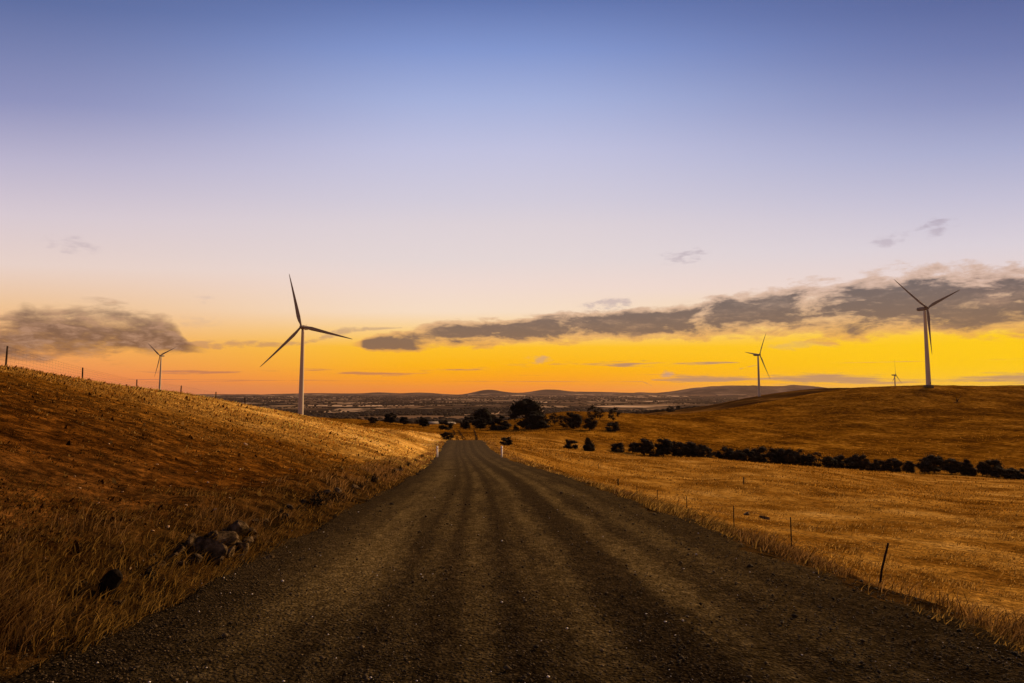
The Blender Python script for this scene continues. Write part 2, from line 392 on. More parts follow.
la = gm.attributes.new('lat', 'FLOAT', 'POINT')
_s = np.abs(V[:,0]-road_c(V[:,1])); la.data.foreach_set('value', _s.astype(np.float32))
def ground_material():
    m, t = newmat('dry_pasture'); p = pos(t); x, y, z = t.sep(p)[:3]
    n_big = t.noise(p, .018, 5, .6); n_mid = t.noise(p, .11, 6, .62); n_f = t.noise(p, 1.6, 8, .68); n_s = t.noise(p, .45, 5, .6)
    # near hillside: straw over rusty soil
    straw = t.ramp(n_mid, [(.34, (.12,.048,.004)), (.45, (.30,.135,.016)), (.56, (.55,.28,.042)), (.70, (.76,.44,.10))])
    soil = t.ramp(n_f, [(.38, (.018,.006,.001)), (.5, (.11,.036,.003)), (.62, (.30,.115,.010))])
    # bare rusty patch low on the left slope
    ax = t.m('DIVIDE', t.m('ADD', x, 13.0), 15.0); ay = t.m('DIVIDE', t.m('SUBTRACT', y, 17.0), 19.0)
    patch = t.m('SUBTRACT', 1.0, t.m('ADD', t.m('MULTIPLY', ax, ax), t.m('MULTIPLY', ay, ay)))
    patch = t.sstep(t.m('ADD', patch, t.m('MULTIPLY', t.m('SUBTRACT', n_s, .5), 2.4)), -.4, 1.1)
    speck = t.sstep(t.m('ADD', n_f, t.m('MULTIPLY', n_s, .6)), .66, .86)
    c = t.mix(t.m('MULTIPLY', t.m('SUBTRACT', 1.0, speck), .55), straw, soil)
    c = t.mix(t.m('MULTIPLY', patch, .85), c, soil)
    fine = t.m('ADD', t.m('MULTIPLY', t.noise(p, 7.0, 5, .7), .6), t.m('MULTIPLY', t.noise(p, 2.1, 5, .7), .4))
    c = t.mix(t.m('SUBTRACT', 1.0, t.sstep(y, 35, 110)), c, t.mix(1.0, c, t.ramp(fine, [(.36, .12), (.47, .6), (.56, 1.15), (.68, 1.9)]), 'MULTIPLY'))
    # dark tufts scattered in pasture
    v = t.voro(p, .75); tuft = t.m('MULTIPLY', t.m('SUBTRACT', 1.0, t.sstep(v, .10, .42)), t.sstep(n_s, .40, .62))
    c = t.mix(t.m('MULTIPLY', tuft, .62), c, (.06,.022,.002))
    # low streaks following the grazing tracks
    tr = t.noise(t.comb(t.m('MULTIPLY', x, .02), t.m('MULTIPLY', y, .02), t.m('MULTIPLY', z, 1.5)), 1.0, 5, .6)
    c = t.mix(t.m('MULTIPLY', t.m('MULTIPLY', t.sstep(tr, .50, .66), .45), t.sstep(y, 40, 110)), c, (.10,.038,.004))
    c = t.mix(t.m('MULTIPLY', t.sstep(n_big, .38, .62), .30), c, (.24,.10,.007))
    # light painted in: left slope brightened with distance, foreground darkened like lens vignetting
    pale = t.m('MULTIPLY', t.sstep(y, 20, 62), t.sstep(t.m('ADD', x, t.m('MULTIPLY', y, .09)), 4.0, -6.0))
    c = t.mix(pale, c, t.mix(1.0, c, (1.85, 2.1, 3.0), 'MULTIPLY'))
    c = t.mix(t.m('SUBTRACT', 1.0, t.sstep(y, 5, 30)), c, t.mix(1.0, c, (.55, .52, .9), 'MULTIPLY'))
    lt = t.node('ShaderNodeAttribute', attribute_name='lat').outputs['Fac']
    lt = t.m('ADD', lt, t.m('MULTIPLY', t.m('SUBTRACT', t.noise(p, .9, 6, .7), .5), 2.6))
    verge_c = t.mix(t.sstep(n_f, .42, .60), (.012,.007,.002), (.075,.038,.009))
    c = t.mix(t.m('MULTIPLY', t.m('SUBTRACT', 1.0, t.sstep(lt, 3.7, 6.2)), t.m('SUBTRACT', 1.0, t.m('MULTIPLY', t.sstep(y, 20, 70), .75))), c, verge_c)
    # the big hill: darker, browner grazed pasture
    hill = t.sstep(y, 215, 300)
    hc = t.ramp(t.m('ADD', t.m('MULTIPLY', t.noise(p, .035, 6, .6), .42), t.m('MULTIPLY', t.noise(p, .28, 9, .8), .58)), [(.40, (.05,.019,.001)), (.48, (.15,.058,.003)), (.54, (.27,.115,.008)), (.63, (.52,.25,.022))])
    hc = t.mix(t.m('MULTIPLY', t.sstep(tr, .5, .64), .4), hc, (.07,.026,.002))
    c = t.mix(hill, c, hc)
    # the farther ridge with scrub
    far1 = t.sstep(t.m('ADD', y, t.m('MULTIPLY', n_big, 160)), 850, 930)
    sc_ = t.ramp(t.noise(t.comb(t.m('MULTIPLY', x, .012), t.m('MULTIPLY', y, .004)), 1.0, 5, .6), [(.40,(.035,.014,.003)), (.52,(.08,.035,.006)), (.62,(.24,.11,.015))])
    c = t.mix(far1, c, sc_)
    # plain: paddocks, woodland belts
    pl = t.sstep(y, 1600, 2100)
    pv = t.comb(t.m('MULTIPLY', x, .0022), t.m('MULTIPLY', y, .0016), 0.0)
    cell = t.voro(pv, 1.0, 'F1', 'Color', .8)
    cs = t.sep(cell)[0]
    padd = t.ramp(cs, [(0.0,(.05,.032,.02)), (.25,(.22,.135,.07)), (.5,(.09,.055,.03)), (.74,(.42,.28,.15)), (1.0,(.66,.46,.27))])
    wood = t.noise(t.comb(t.m('MULTIPLY', x, .0011), t.m('MULTIPLY', y, .0011), 4.0), 1.0, 8, .68)
    padd = t.mix(t.sstep(wood, .50, .54), padd, (.026,.019,.013))
    hedge = t.voro(pv, 1.0, 'DISTANCE_TO_EDGE', 'Distance', .8)
    padd = t.mix(t.m('SUBTRACT', 1.0, t.sstep(hedge, .02, .06)), padd, (.03,.022,.014))
    hl = t.sstep(z, -96, -30)
    hn = t.noise(p, .0012, 8, .68)
    hlc = t.ramp(hn, [(.40,(.035,.026,.022)), (.55,(.10,.07,.05)), (.66,(.24,.165,.11))])
    padd = t.mix(t.m('MULTIPLY', hl, t.sstep(y, 9000, 12000)), padd, hlc)
    c = t.mix(pl, c, padd)
    bump = t.m('ADD', t.m('MULTIPLY', n_f, .35), t.m('MULTIPLY', t.noise(p, 9.0, 6, .7), .12))
    bump = t.m('ADD', bump, t.m('MULTIPLY', t.noise(p, .4, 4, .6), .6))
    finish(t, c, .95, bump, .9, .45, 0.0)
    return m
ground = tag(link('ground', gm, ground_material()), kind='structure')

# ------------------------------------------------------------------ gravel road
def road_material():
    m, t = newmat('gravel'); p = pos(t)
    uv = t.node('ShaderNodeAttribute', attribute_name='lat').outputs['Fac']
    lon = t.sep(p)[1]
    wob = t.m('MULTIPLY', t.m('SUBTRACT', t.noise(p, .05, 2, .5), .5), .2)
    wob = t.m('ADD', wob, t.m('MULTIPLY', t.m('SUBTRACT', t.noise(p, 3.2, 6, .7), .5), .55))
    s = t.m('ADD', uv, wob)
    def lane(c, wd): return t.m('SUBTRACT', 1.0, t.sstep(t.m('ABSOLUTE', t.m('SUBTRACT', s, c)), wd*.15, wd*1.15))
    tr = lane(-2.05, .75)
    for c_, wd, am in [(-.55,.30,.85),(.42,.34,1.0),(1.55,.36,1.0),(2.25,.55,.75),(-1.15,.25,.55),(.02,.2,.45),(-2.7,.4,.45),(3.1,.4,.3)]:
        tr = t.m('MAXIMUM', tr, t.m('MULTIPLY', lane(c_, wd), am))
    nf = t.m('ADD', t.m('MULTIPLY', t.noise(p, 30, 5, .7), .6), t.m('MULTIPLY', t.noise(p, 9, 4, .7), .4)); nb = t.noise(t.comb(t.m('MULTIPLY', uv, 1.3), t.m('MULTIPLY', lon, .22)), 1.0, 7, .7)
    loose = t.ramp(nf, [(.36,(.009,.006,.0022)), (.5,(.034,.022,.009)), (.64,(.098,.065,.027))])
    pack = t.ramp(nf, [(.34,(.026,.016,.0045)), (.5,(.115,.076,.025)), (.64,(.32,.225,.088))])
    c = t.mix(t.m('MULTIPLY', tr, t.sstep(nb, .30, .62)), loose, pack)
    # pebbles
    vc = t.node('ShaderNodeTexVoronoi'); t.put(vc.inputs['Vector'], p); vc.inputs['Scale'].default_value = 34
    pr = t.sep(vc.outputs['Color'])[0]
    c = t.mix(t.m('MULTIPLY', t.sstep(pr, .80, .92), t.m('SUBTRACT', 1.0, t.sstep(vc.outputs['Distance'], .15, .42))), c, (.10,.074,.044))
    c = t.mix(t.m('MULTIPLY', t.sstep(pr, .0, .07), 0.0), c, (.01,.01,.01))
    farr = t.sstep(lon, 8, 90)
    c = t.mix(t.m('SUBTRACT', 1.0, t.sstep(lon, 2.5, 9.0)), c, t.mix(1.0, c, (.34, .36, .44), 'MULTIPLY'))  # near stretch darkened in the colour, like lens vignetting
    c = t.mix(t.m('MULTIPLY', farr, .62), c, (.098,.073,.042))
    bump = t.m('ADD', t.m('MULTIPLY', nf, .5), t.m('MULTIPLY', t.m('SUBTRACT', 1.0, vc.outputs['Distance']), .5))
    bump = t.m('ADD', bump, t.m('MULTIPLY', nb, 1.0))
    finish(t, c, .95, bump, .9, .035, 0.0)
    return m
yr = np.concatenate([-np.exp(np.linspace(math.log(60), math.log(1.0), 24)), np.linspace(-.9, 1.2, 6), np.exp(np.linspace(math.log(1.3), math.log(168), 520))])
lat = np.linspace(-1, 1, 60)
LA, YR = np.meshgrid(lat, yr)
def road_edge(Y, side):
    return HW + .12 + .9*fbm(Y/1.1+side*40, Y*0+side*3, 5) + .25*fbm(Y/9+side*11, Y*0, 2)
wl = road_edge(YR, -1); wr = road_edge(YR, 1)
S = np.where(LA < 0, LA*wl, LA*wr); XR = road_c(YR)+S
ruts = -.018*np.exp(-((S+2.05)/.5)**2)-.02*np.exp(-((S-1.65)/.4)**2)-.015*np.exp(-((S-.32)/.35)**2)-.015*np.exp(-((S+.62)/.35)**2)
ZR = road_z(YR)+.035+ruts+.03*fbm(XR*1.4, YR*1.4, 4)*np.clip(1.2-YR/80,0,1)
ZR = np.where(np.abs(LA) > .985, ZR-.10, ZR)
ZR = ZR + .03*sstep(YR, 60, 120)
ir = np.arange(LA.size).reshape(LA.shape)
rm = np_mesh('road', np.stack([XR, YR, ZR], -1).reshape(-1, 3), [np.stack([ir[:-1,:-1], ir[:-1,1:], ir[1:,1:], ir[1:,:-1]], -1).reshape(-1, 4)], True)
at = rm.attributes.new('lat', 'FLOAT', 'POINT'); at.data.foreach_set('value', S.ravel().astype(np.float32))
tag(link('road', rm, road_material()), kind='structure')

# farm track continuing down in the paddock: two bare wheel lines
def track():
    mt, t = newmat('bare_track'); finish(t, t.ramp(t.noise(pos(t), .8, 5, .6), [(.35,(.022,.012,.005)), (.65,(.06,.032,.012))]), .95)
    mb = MB()
    for sx0, px1, px2 in ((0, 459, 452.5), (1, 466, 457.5), (2, 478, 474)):
        pts = []
        for k in range(60):
            d = 165+(345-165)*k/59; px = px1+(px2-px1)*k/59
            x = ray(px, 430)[0]*d; pts.append((x, d))
        pts = np.array(pts); x = pts[:,0]; y = pts[:,1]
        wv = .33+.08*np.sin(y/7+sx0)
        L = np.stack([x-wv, y, ground_z(x-wv, y)+.14], -1); Rr = np.stack([x+wv, y, ground_z(x+wv, y)+.14], -1)
        Vv = np.concatenate([L, Rr]); mb.add(Vv, [(i, 60+i, 61+i, i+1) for i in range(59)])
    return link('path', mb.mesh('path', True), mt)
tag(track(), kind='structure')

# ================================================================== TURBINES
def paint_mat():
    m, t = newmat('turbine_paint'); p = t.node('ShaderNodeTexCoord').outputs['Object']
    nz = t.noise(t.comb(t.m('MULTIPLY', t.sep(p)[0], 1.0), t.m('MULTIPLY', t.sep(p)[1], 1.0), t.m('MULTIPLY', t.sep(p)[2], .05)), .9, 5, .6)
    finish(t, t.ramp(nz, [(.3,(.58,.48,.34)), (.7,(.74,.62,.45))]), .55, None, spec=.1); return m
PAINT = paint_mat()
def flat(name, c, rough=.7, c2=None, scale=3.0, spec=.02):
    m, t = newmat(name); p = t.node('ShaderNodeTexCoord').outputs['Object']
    c2 = c2 or tuple(v*.65 for v in c)
    finish(t, t.ramp(t.noise(p, scale, 5, .6), [(.35, c2), (.65, c)]), rough, None, spec=spec); return m
BLADE = flat('blade_paint', (.38,.32,.24), .55, (.28,.23,.17), .3)
FOOT = flat('concrete', (.20,.15,.10), .95)
HUBH, BL = 80.0, 50.0
def tower_mesh():
    mb = MB(); zs = np.linspace(-6, HUBH-1.7, 26); rs = 2.35-(2.35-1.25)*np.clip(zs, 0, 99)/HUBH
    mb.tube([(0,0,z) for z in zs], list(rs), 32); return mb.mesh('tower', True)
def flange_mesh(z):
    mb = MB(); r = 2.35-(1.1)*z/HUBH+.06; mb.tube([(0,0,z-.14),(0,0,z+.14)], r, 32); return mb.mesh('flange')
def nacelle_mesh():   # along +Y to the rear, hub at y=-3.2
    secs = [(-2.2,1.25,1.3),(-1.6,1.6,1.65),(0,1.85,1.9),(4,1.9,1.95),(7.2,1.75,1.75),(8.3,1.4,1.35)]; mb = MB(); V = []; Fs = []; n = 20
    for y, rx, rz in secs:
        for k in range(n):
            a = 2*math.pi*k/n; cx, cz = math.cos(a), math.sin(a); e = .45
            V.append((rx*np.sign(cx)*abs(cx)**e, y, .15+rz*np.sign(cz)*abs(cz)**e))
    for i in range(len(secs)-1):
        for k in range(n): Fs.append((i*n+k, (i+1)*n+k, (i+1)*n+(k+1) % n, i*n+(k+1) % n))
    Fs.append(tuple(range(n))); Fs.append(tuple((len(secs)-1)*n+k for k in range(n-1,-1,-1)))
    mb.add(V, Fs); return mb.mesh('nacelle')
def hub_mesh():
    mb = MB(); prof = [(-5.4,.05),(-5.2,.6),(-4.7,1.1),(-4.0,1.45),(-3.2,1.55),(-2.4,1.35),(-2.1,1.2)]
    mb.tube([(0,y,0) for y, r in prof], [r for y, r in prof], 20); return mb.mesh('hub', True)
def blade_mesh():    # root at hub centre, pointing +Z, chord mostly in X (rotor plane); slight prebend to -Y (upwind)
    secs = [(0.9,1.05,1.0,0),(2.5,1.05,1.0,4),(6,1.7,.75,12),(10,2.1,.5,11),(16,1.85,.36,8),(24,1.45,.26,5),(32,1.12,.19,3),(40,.8,.13,1.5),(46,.52,.08,.5),(49,.30,.05,0),(50,.07,.02,0)]
    n = 14; V = []; Fs = []
    for r, c, th, tw in secs:
        c *= .80; tw = R(tw); cc = 0 if r < 3 else .35*c
        for k in range(n):
            a = 2*math.pi*k/n; x = math.cos(a)*c - (cc if math.cos(a) <= 1 else 0)*.9; y = math.sin(a)*th*(1.0 if r < 3 else (.55+.45*math.cos(a)))
            yy = y - .9*(r/50)**2*2.2
            V.append((x*math.cos(tw)-y*math.sin(tw), x*math.sin(tw)+y*math.cos(tw)-2.0*(r/50)**2, r*BL/50))
    for i in range(len(secs)-1):
        for k in range(n): Fs.append((i*n+k, i*n+(k+1) % n, (i+1)*n+(k+1) % n, (i+1)*n+k))
    Fs.append(tuple(range(n-1,-1,-1))); Fs.append(tuple((len(secs)-1)*n+k for k in range(n)))
    mb = MB(); mb.add(V, Fs); return mb.mesh('blade', True)
def vane_mesh():
    mb = MB(); mb.tube([(0,6.6,2.0),(0,6.6,3.3)], .06, 6); mb.tube([(-.6,6.6,3.1),(.6,6.6,3.1)], .05, 6); return mb.mesh('wind_vane')
def base_mesh():
    mb = MB(); mb.tube([(0,0,-3),(0,0,.25),(0,0,.3)], [4.6,4.6,4.3], 32); return mb.mesh('foundation')
def door_mesh():
    mb = MB(); mb.box((0,-2.33,2.2), (1.0,.16,2.2)); return mb.mesh('door')
TM = dict(tower=tower_mesh(), nacelle=nacelle_mesh(), hub=hub_mesh(), blade=blade_mesh(), vane=vane_mesh(), base=base_mesh(), door=door_mesh())
FL = [flange_mesh(z) for z in (24, 52)]
DOOR = flat('door_paint', (.20,.19,.18), .6)
def turbine(px, d, hub_py, yaw, ang0, label, near=False):
    """yaw: heading of the rotor-plane horizontal; ang0: first blade angle (deg, from +u toward up)"""
    x, y, zh = P(px, hub_py, d)
    root = link('wind_turbine', None, loc=(x, y, zh-HUBH-.2), rot=(0,0,R(yaw)))
    tag(root, label, 'wind turbine', 'wind turbines on the ridges')
    link('tower', TM['tower'], PAINT, root)
    link('foundation', TM['base'], FOOT, root)
    link('door', TM['door'], DOOR, root)
    nac = link('nacelle', TM['nacelle'], BLADE, root, loc=(0,0,HUBH))
    if near:
        for f in FL: link('flange', f, PAINT, root)
        link('wind_vane', TM['vane'], BLADE, nac)
    hub = link('hub', TM['hub'], BLADE, root, loc=(0,0,HUBH), rot=(R(-5),0,0))
    for k in range(3):
        a = R(90-(ang0+120*k))     # rotation about Y taking +Z to the blade direction in (u, z)
        link('blade', TM['blade'], BLADE, hub, loc=(0,-3.4,0), rot=(0,a,0))
    return root
turbine(303, 550, 327.2, -7, 106, 'tall white wind turbine, nearest and largest, standing on the left hillside', True)
turbine(924.5, 650, 308.5, 14.8, 145, 'large wind turbine on the bare ridge at the right, against dark cloud', True)
turbine(758, 1110, 354.8, 37.7, 57, 'mid-sized wind turbine on the dark scrubby shoulder below the yellow sky')
turbine(161.2, 1440, 355.7, -16.5, 142, 'small distant wind turbine behind the fenced left slope, in front of cloud')
turbine(894.6, 1950, 375, 41, 86, 'tiny farthest wind turbine, its foot hidden behind the right ridge')

# ================================================================== TREES
def leaf_mat(name, c1, c2):
    m, t = newmat(name); p = t.node('ShaderNodeTexCoord').outputs['Object']
    c = t.ramp(t.noise(p, 1.3, 4, .6), [(.35, c1), (.65, c2)])
    b = t.node('ShaderNodeBsdfPrincipled'); t.put(b.inputs['Base Color'], c); b.inputs['Roughness'].default_value = .9; b.inputs['Specular IOR Level'].default_value = .05
    t.l.new(b.outputs[0], t.node('ShaderNodeOutputMaterial').inputs[0]); return m
LEAF = leaf_mat('leaves', (.010,.0085,.005), (.030,.022,.011))
LEAF2 = leaf_mat('leaves_warm', (.020,.013,.006), (.060,.036,.014))
BARK = flat('bark', (.05,.034,.022), .95)
def crown_mesh(seed, kind):
    """unit crown: trunk foot at origin, height 1, half-width .5"""
    r = np.random.default_rng(seed)
    def ell(nl, zc, sz_, sxy, r0, r1, zmin):
        o = []
        while len(o) < nl:
            p = r.uniform(-1, 1, 3)
            if not (.25 < (p**2).sum() < 1): continue
            z = zc+p[2]*sz_
            if z < zmin: z = zmin+r.uniform(0, .06)
            o.append((p[0]*sxy, p[1]*sxy, z, r.uniform(r0, r1)))
        return o
    if kind == 'dome':    lobes = ell(34, .46, .42, .38, .10, .20, .14)
    elif kind == 'loose': lobes = ell(24, .52, .44, .34, .07, .15, .12)
    elif kind == 'cone':  lobes = [(r.normal(0,.12)*(1.2-z), r.normal(0,.12)*(1.2-z), z, .27*(1.12-z)+.03) for z in np.linspace(.10,.93,24)]
    elif kind == 'bush':  lobes = ell(26, .26, .55, .38, .11, .20, .08)
    else:                 lobes = ell(30, .44, .44, .36, .10, .19, .10)
    L = np.array(lobes)
    if kind != 'cone': L[:,2] *= .97/max((L[:,2]+L[:,3]*.9).max(), .5)
    N = 2600 if kind != 'loose' else 1200
    i = r.integers(0, len(L), N); dv = r.normal(size=(N,3)); dv /= np.linalg.norm(dv, axis=1)[:,None]
    rad = L[i,3]*(r.uniform(.5,1.5, N))
    c = L[i,:3] + dv*rad[:,None]*np.array([1,1,.85]); c[:,2] = np.maximum(c[:,2], .0 if kind == 'bush' else .03)
    sz = r.uniform(.014,.036, N)*(.9 if kind != 'loose' else .8)
    a = r.normal(size=(N,3)); a /= np.linalg.norm(a, axis=1)[:,None]; b = np.cross(a, r.normal(size=(N,3))); b /= np.linalg.norm(b, axis=1)[:,None]
    V = np.stack([c-a*sz[:,None], c-b*sz[:,None]*.7, c+a*sz[:,None], c+b*sz[:,None]*.7], 1).reshape(-1, 3)
    # inner masses so that the crown reads dense where it is dense
    Fq = np.arange(N*4).reshape(N, 4)
    base_i = len(V); VV = [V]; tri = []
    ico_v, ico_f = ICO
    for lx, ly, lz, lr in L:
        k = .74 if kind != 'loose' else .5
        vv = ico_v*lr*k*(1+.25*r.uniform(-1,1,(len(ico_v),1)))*np.array([1,1,.85])+np.array([lx,ly,lz]); VV.append(vv); tri.append(ico_f+base_i); base_i += len(vv)
    return np_mesh('crown', np.concatenate(VV), [Fq, np.concatenate(tri)]), L
def ico():
    bm = bmesh.new(); bmesh.ops.create_icosphere(bm, subdivisions=2, radius=1)
    v = np.array([x.co[:] for x in bm.verts]); f = np.array([[q.index for q in fc.verts] for fc in bm.faces]); bm.free(); return v, f
ICO = ico()
def trunk_mesh(L, seed, kind):
    r = random.Random(seed); mb = MB()
    zt = .45 if kind != 'bush' else .25
    w0 = .035 if kind in ('dome','round') else .022
    mb.tube([(0,0,-.06),(.01,0,.02),(.015*r.uniform(-1,1),0,zt*.5),(.03*r.uniform(-1,1),.01,zt)], [w0*1.35,w0*1.05,w0*.8,w0*.55], 7)
    for l in list(L)[:8]:
        mb.tube([(0,0,zt*.55),(l[0]*.5,l[1]*.5,(zt*.55+l[2])/2),(l[0],l[1],l[2])], [w0*.5,w0*.35,w0*.12], 5)
    return mb.mesh('trunk', True)
KINDS = {}
for ki, (kind, cnt) in enumerate([('dome',2),('round',5),('loose',4),('cone',2),('bush',4)]):
    KINDS[kind] = []
    for j in range(cnt):
        cm, L = crown_mesh(100+ki*10+j, kind); KINDS[kind].append((cm, trunk_mesh(L, ki*7+j, kind)))
        cm.materials.append(LEAF); KINDS[kind][-1][1].materials.append(BARK)
def tree(px, ytop, d, wpx, kind, label, cat='tree', group=None, name='tree', sink=0.0, ybase=None, var=None):
    x = ray(px, 440)[0]*d; zb = gz(x, d)-sink; zt = ray(px, ytop)[1]*d
    h = max(zt-zb, 1.0)
    if ybase is not None: h = max(h, (ybase-ytop)/F*d*.8)
    wd = wpx/F*d
    h = max(h, wd*(.62 if kind == 'bush' else .85))
    var = random.randrange(len(KINDS[kind])) if var is None else var
    cm, tm = KINDS[kind][var]; rz = random.uniform(0, 6.28)
    root = link(name, None, loc=(x, d, zb), rot=(0,0,rz))
    link('crown', cm, None, root, scale=(wd*1.06, wd*1.06, h)); link('trunk', tm, None, root, scale=(wd, wd, h))
    tag(root, label, cat, group); return root
ORD = ['first','second','third','fourth','fifth','sixth','seventh','eighth','ninth','tenth','eleventh','twelfth','thirteenth','fourteenth','fifteenth','sixteenth','seventeenth','eighteenth','nineteenth','twentieth','twenty-first','twenty-second','twenty-third','twenty-fourth','twenty-fifth','twenty-sixth','twenty-seventh','twenty-eighth','twenty-ninth','thirtieth','thirty-first','thirty-second','thirty-third','thirty-fourth','thirty-fifth','thirty-sixth','thirty-seventh','thirty-eighth','thirty-ninth','fortieth']
row = [(617,448,11,'bush'),(632.5,445.5,9,'round'),(644,446.5,14,'round'),(654,450,8,'bush'),(663,446,15,'round'),(677.5,440.5,13,'round'),(689,444.5,15,'round'),(702.5,443.5,13,'round'),(715,452,11,'bush'),(726,449,14,'round'),(736,450.5,12,'round'),(746,448.5,14,'round'),(760,447,16,'round'),(775.5,447,14,'round'),(785.5,447.5,12,'round'),(796,448,14,'round'),(806,453.5,10,'round'),(817,454,15,'loose'),(829,455.5,11,'round'),(839,454.5,13,'round'),(850.5,456.5,10,'round'),(859.5,453.5,12,'round'),(872.5,458.5,9,'bush'),(880,460,10,'round'),(892.5,457.5,12,'round'),(907,460,9,'round'),(923,459,11,'round'),(932.5,457.5,15,'dome'),(950,461.5,13,'round'),(965,460.5,12,'cone'),(980.5,461,8,'round'),(990,460.5,14,'round'),(1002,467,13,'bush'),(1011,469,12,'bush'),(1021,469,12,'bush')]
LOOK = {'bush':'low dark bushy tree','round':'dark rounded tree','loose':'dark open-crowned tree','cone':'dark narrow upright tree','dome':'broad dark domed tree'}
for i, (px, yt, wd, kd) in enumerate(row):
    d = 238+4*math.sin(i*1.7)+ (8 if px < 700 else 0)
    h_half = ORD[i]+' from the left' if i < 18 else (ORD[len(row)-1-i]+' from the right' if len(row)-1-i else 'last at the right')
    tree(px, yt-.6, d, wd*1.5, kd, f'{LOOK[kd]}, {h_half} end of the row along the gully', group='trees in the row along the gully')
    # undergrowth closes the row
for a in [
  (527,402.5,365,32,'dome','very large dense dark tree, biggest of the group beyond the road'),
  (538,421,350,25,'bush','low dark bush spreading in front of the largest tree'),
  (555,414,372,12,'loose','thin brownish open tree just right of the largest tree'),
  (567,410,335,18,'loose','tall ragged dark tree right of the largest tree, crown in clumps'),
  (574,420,332,16,'round','dark rounded tree under the ragged clumpy tree'),
  (589.5,420,322,14,'round','stout rounded dark tree alone right of the ragged tree'),
  (592,404,400,11,'loose','leftmost of the three wispy trees on the field behind'),
  (600,408,398,12,'loose','middle of the three wispy trees on the field behind'),
  (613.5,406,395,14,'loose','rightmost and tallest of the three wispy trees on the field behind'),
  (613,423.5,330,14,'bush','small dark bush-like tree below the wispy trees'),
  (588,437.5,210,13,'cone','single dark pear-shaped tree at the edge of the near right field'),
  (571,446,205,14,'bush','low dark bush left of the pear-shaped tree'),
  (482,406.5,400,19,'dome','dark spreading tree left of the largest tree, behind the lower ones'),
  (499,416,368,20,'bush','wide dark bushy tree between the spreading tree and the largest tree'),
  (480,418,372,13,'round','small dark tree below the spreading tree'),
  (465,419.5,362,10,'round','small dark tree where the wheel tracks end'),
  (445.6,420.5,348,14,'bush','dark bushy tree left of the wheel tracks'),
  (424,419.5,390,10,'round','small dark tree between two bushier ones left of the road end'),
  (403.5,418.3,395,8.5,'round','small round dark tree right of the tall one beyond the left hill'),
  (389.7,412.5,390,12,'round','tall dark tree beyond the foot of the left hill'),
  (372,422.5,380,9,'bush','low dark bush at the edge of the left hill'),
  (446.5,437,150,12,'bush','dark low bush beside the left edge of the road crest'),
  (506.5,441,150,12,'bush','dark low bush behind the right guide post'),
  (516,424,362,5,'bush','tiny dark shrub left of the low spreading bush'),
]:
    px, yt, d, wd, kd, lb = a
    tree(px, yt, d, wd*1.2, kd, lb, cat='bush' if 'bush ' in lb and 'tree' not in lb.split(',')[0] else 'tree', name='tree', group='trees beyond the end of the road')
# trees on the near part of the plain
pl_rows = []
rr = random.Random(5)
GRP = 'scattered trees on the near edge of the plain'
for i in range(62):
    px = rr.uniform(205, 700); d = rr.uniform(700, 1500)
    if px < 470: pass
    x = ray(px, 420)[0]*d; zb = gz(x, d)
    hh = rr.uniform(7, 14); wd = hh*rr.uniform(.9,1.5)
    if px > 620 and d < 1200: continue
    cm, tm = KINDS[rr.choice(['round','bush','dome'])][0]
    root = link('tree', None, loc=(x, d, zb), rot=(0,0,rr.uniform(0,6)))
    link('crown', cm, None, root, scale=(wd,wd,hh)); link('trunk', tm, None, root, scale=(wd,wd,hh))
    tag(root, 'small dark tree scattered on the flat land beyond the hills', 'tree', GRP)

# woodland and shelter belts on the plain: one mass
def woodland():
    r = np.random.default_rng(11); N = 60000
    Y = np.exp(r.uniform(math.log(1700), math.log(15000), N)); u = r.uniform(-1.0, 1.0, N); X = u*Y
    m1 = fbm(X/900+3, Y/900, 5) > .055
    # belts along paddock boundaries
    bx = np.abs(((X+60*np.sin(Y/700)) / 640) % 1 - .5) < .02; by = np.abs(((Y+80*np.sin(X/900)) / 520) % 1 - .5) < .045
    seg = vnoise(X/420+40, Y/420) > .45
    keep = (m1 | ((bx | by) & seg)) & (X/Y < .36) & (hills(X, Y) < 25); X, Y = X[keep][:16000], Y[keep][:16000]
    Z = ground_z(X, Y)+hills(X, Y)
    iv, fi = ICO2; n = len(X); sz = r.uniform(5, 10, n)*np.clip(Y/6500, .8, 1.6)
    rot = r.uniform(0, 6.28, n); c, s = np.cos(rot), np.sin(rot)
    v = iv[None]*(1+.3*r.uniform(-1,1,(n,len(iv),1)))
    vx = v[...,0]*c[:,None]-v[...,1]*s[:,None]; vy = v[...,0]*s[:,None]+v[...,1]*c[:,None]
    V = np.stack([X[:,None]+vx*sz[:,None]*1.5, Y[:,None]+vy*sz[:,None]*1.5, Z[:,None]+(v[...,2]*.75+.45)*np.minimum(sz,14)[:,None]], -1).reshape(-1,3)
    Fi = (fi[None]+(np.arange(n)*len(iv))[:,None,None]).reshape(-1,3)
    return np_mesh('woodland', V, [Fi])
def ico1():
    bm = bmesh.new(); bmesh.ops.create_icosphere(bm, subdivisions=1, radius=1)
    v = np.array([x.co[:] for x in bm.verts]); f = np.array([[q.index for q in fc.verts] for fc in bm.faces]); bm.free(); return v, f
ICO2 = ico1()
tag(link('woodland', woodland(), LEAF2), 'dark shelter belts and woods spread over the distant plain', 'woodland', kind='stuff')

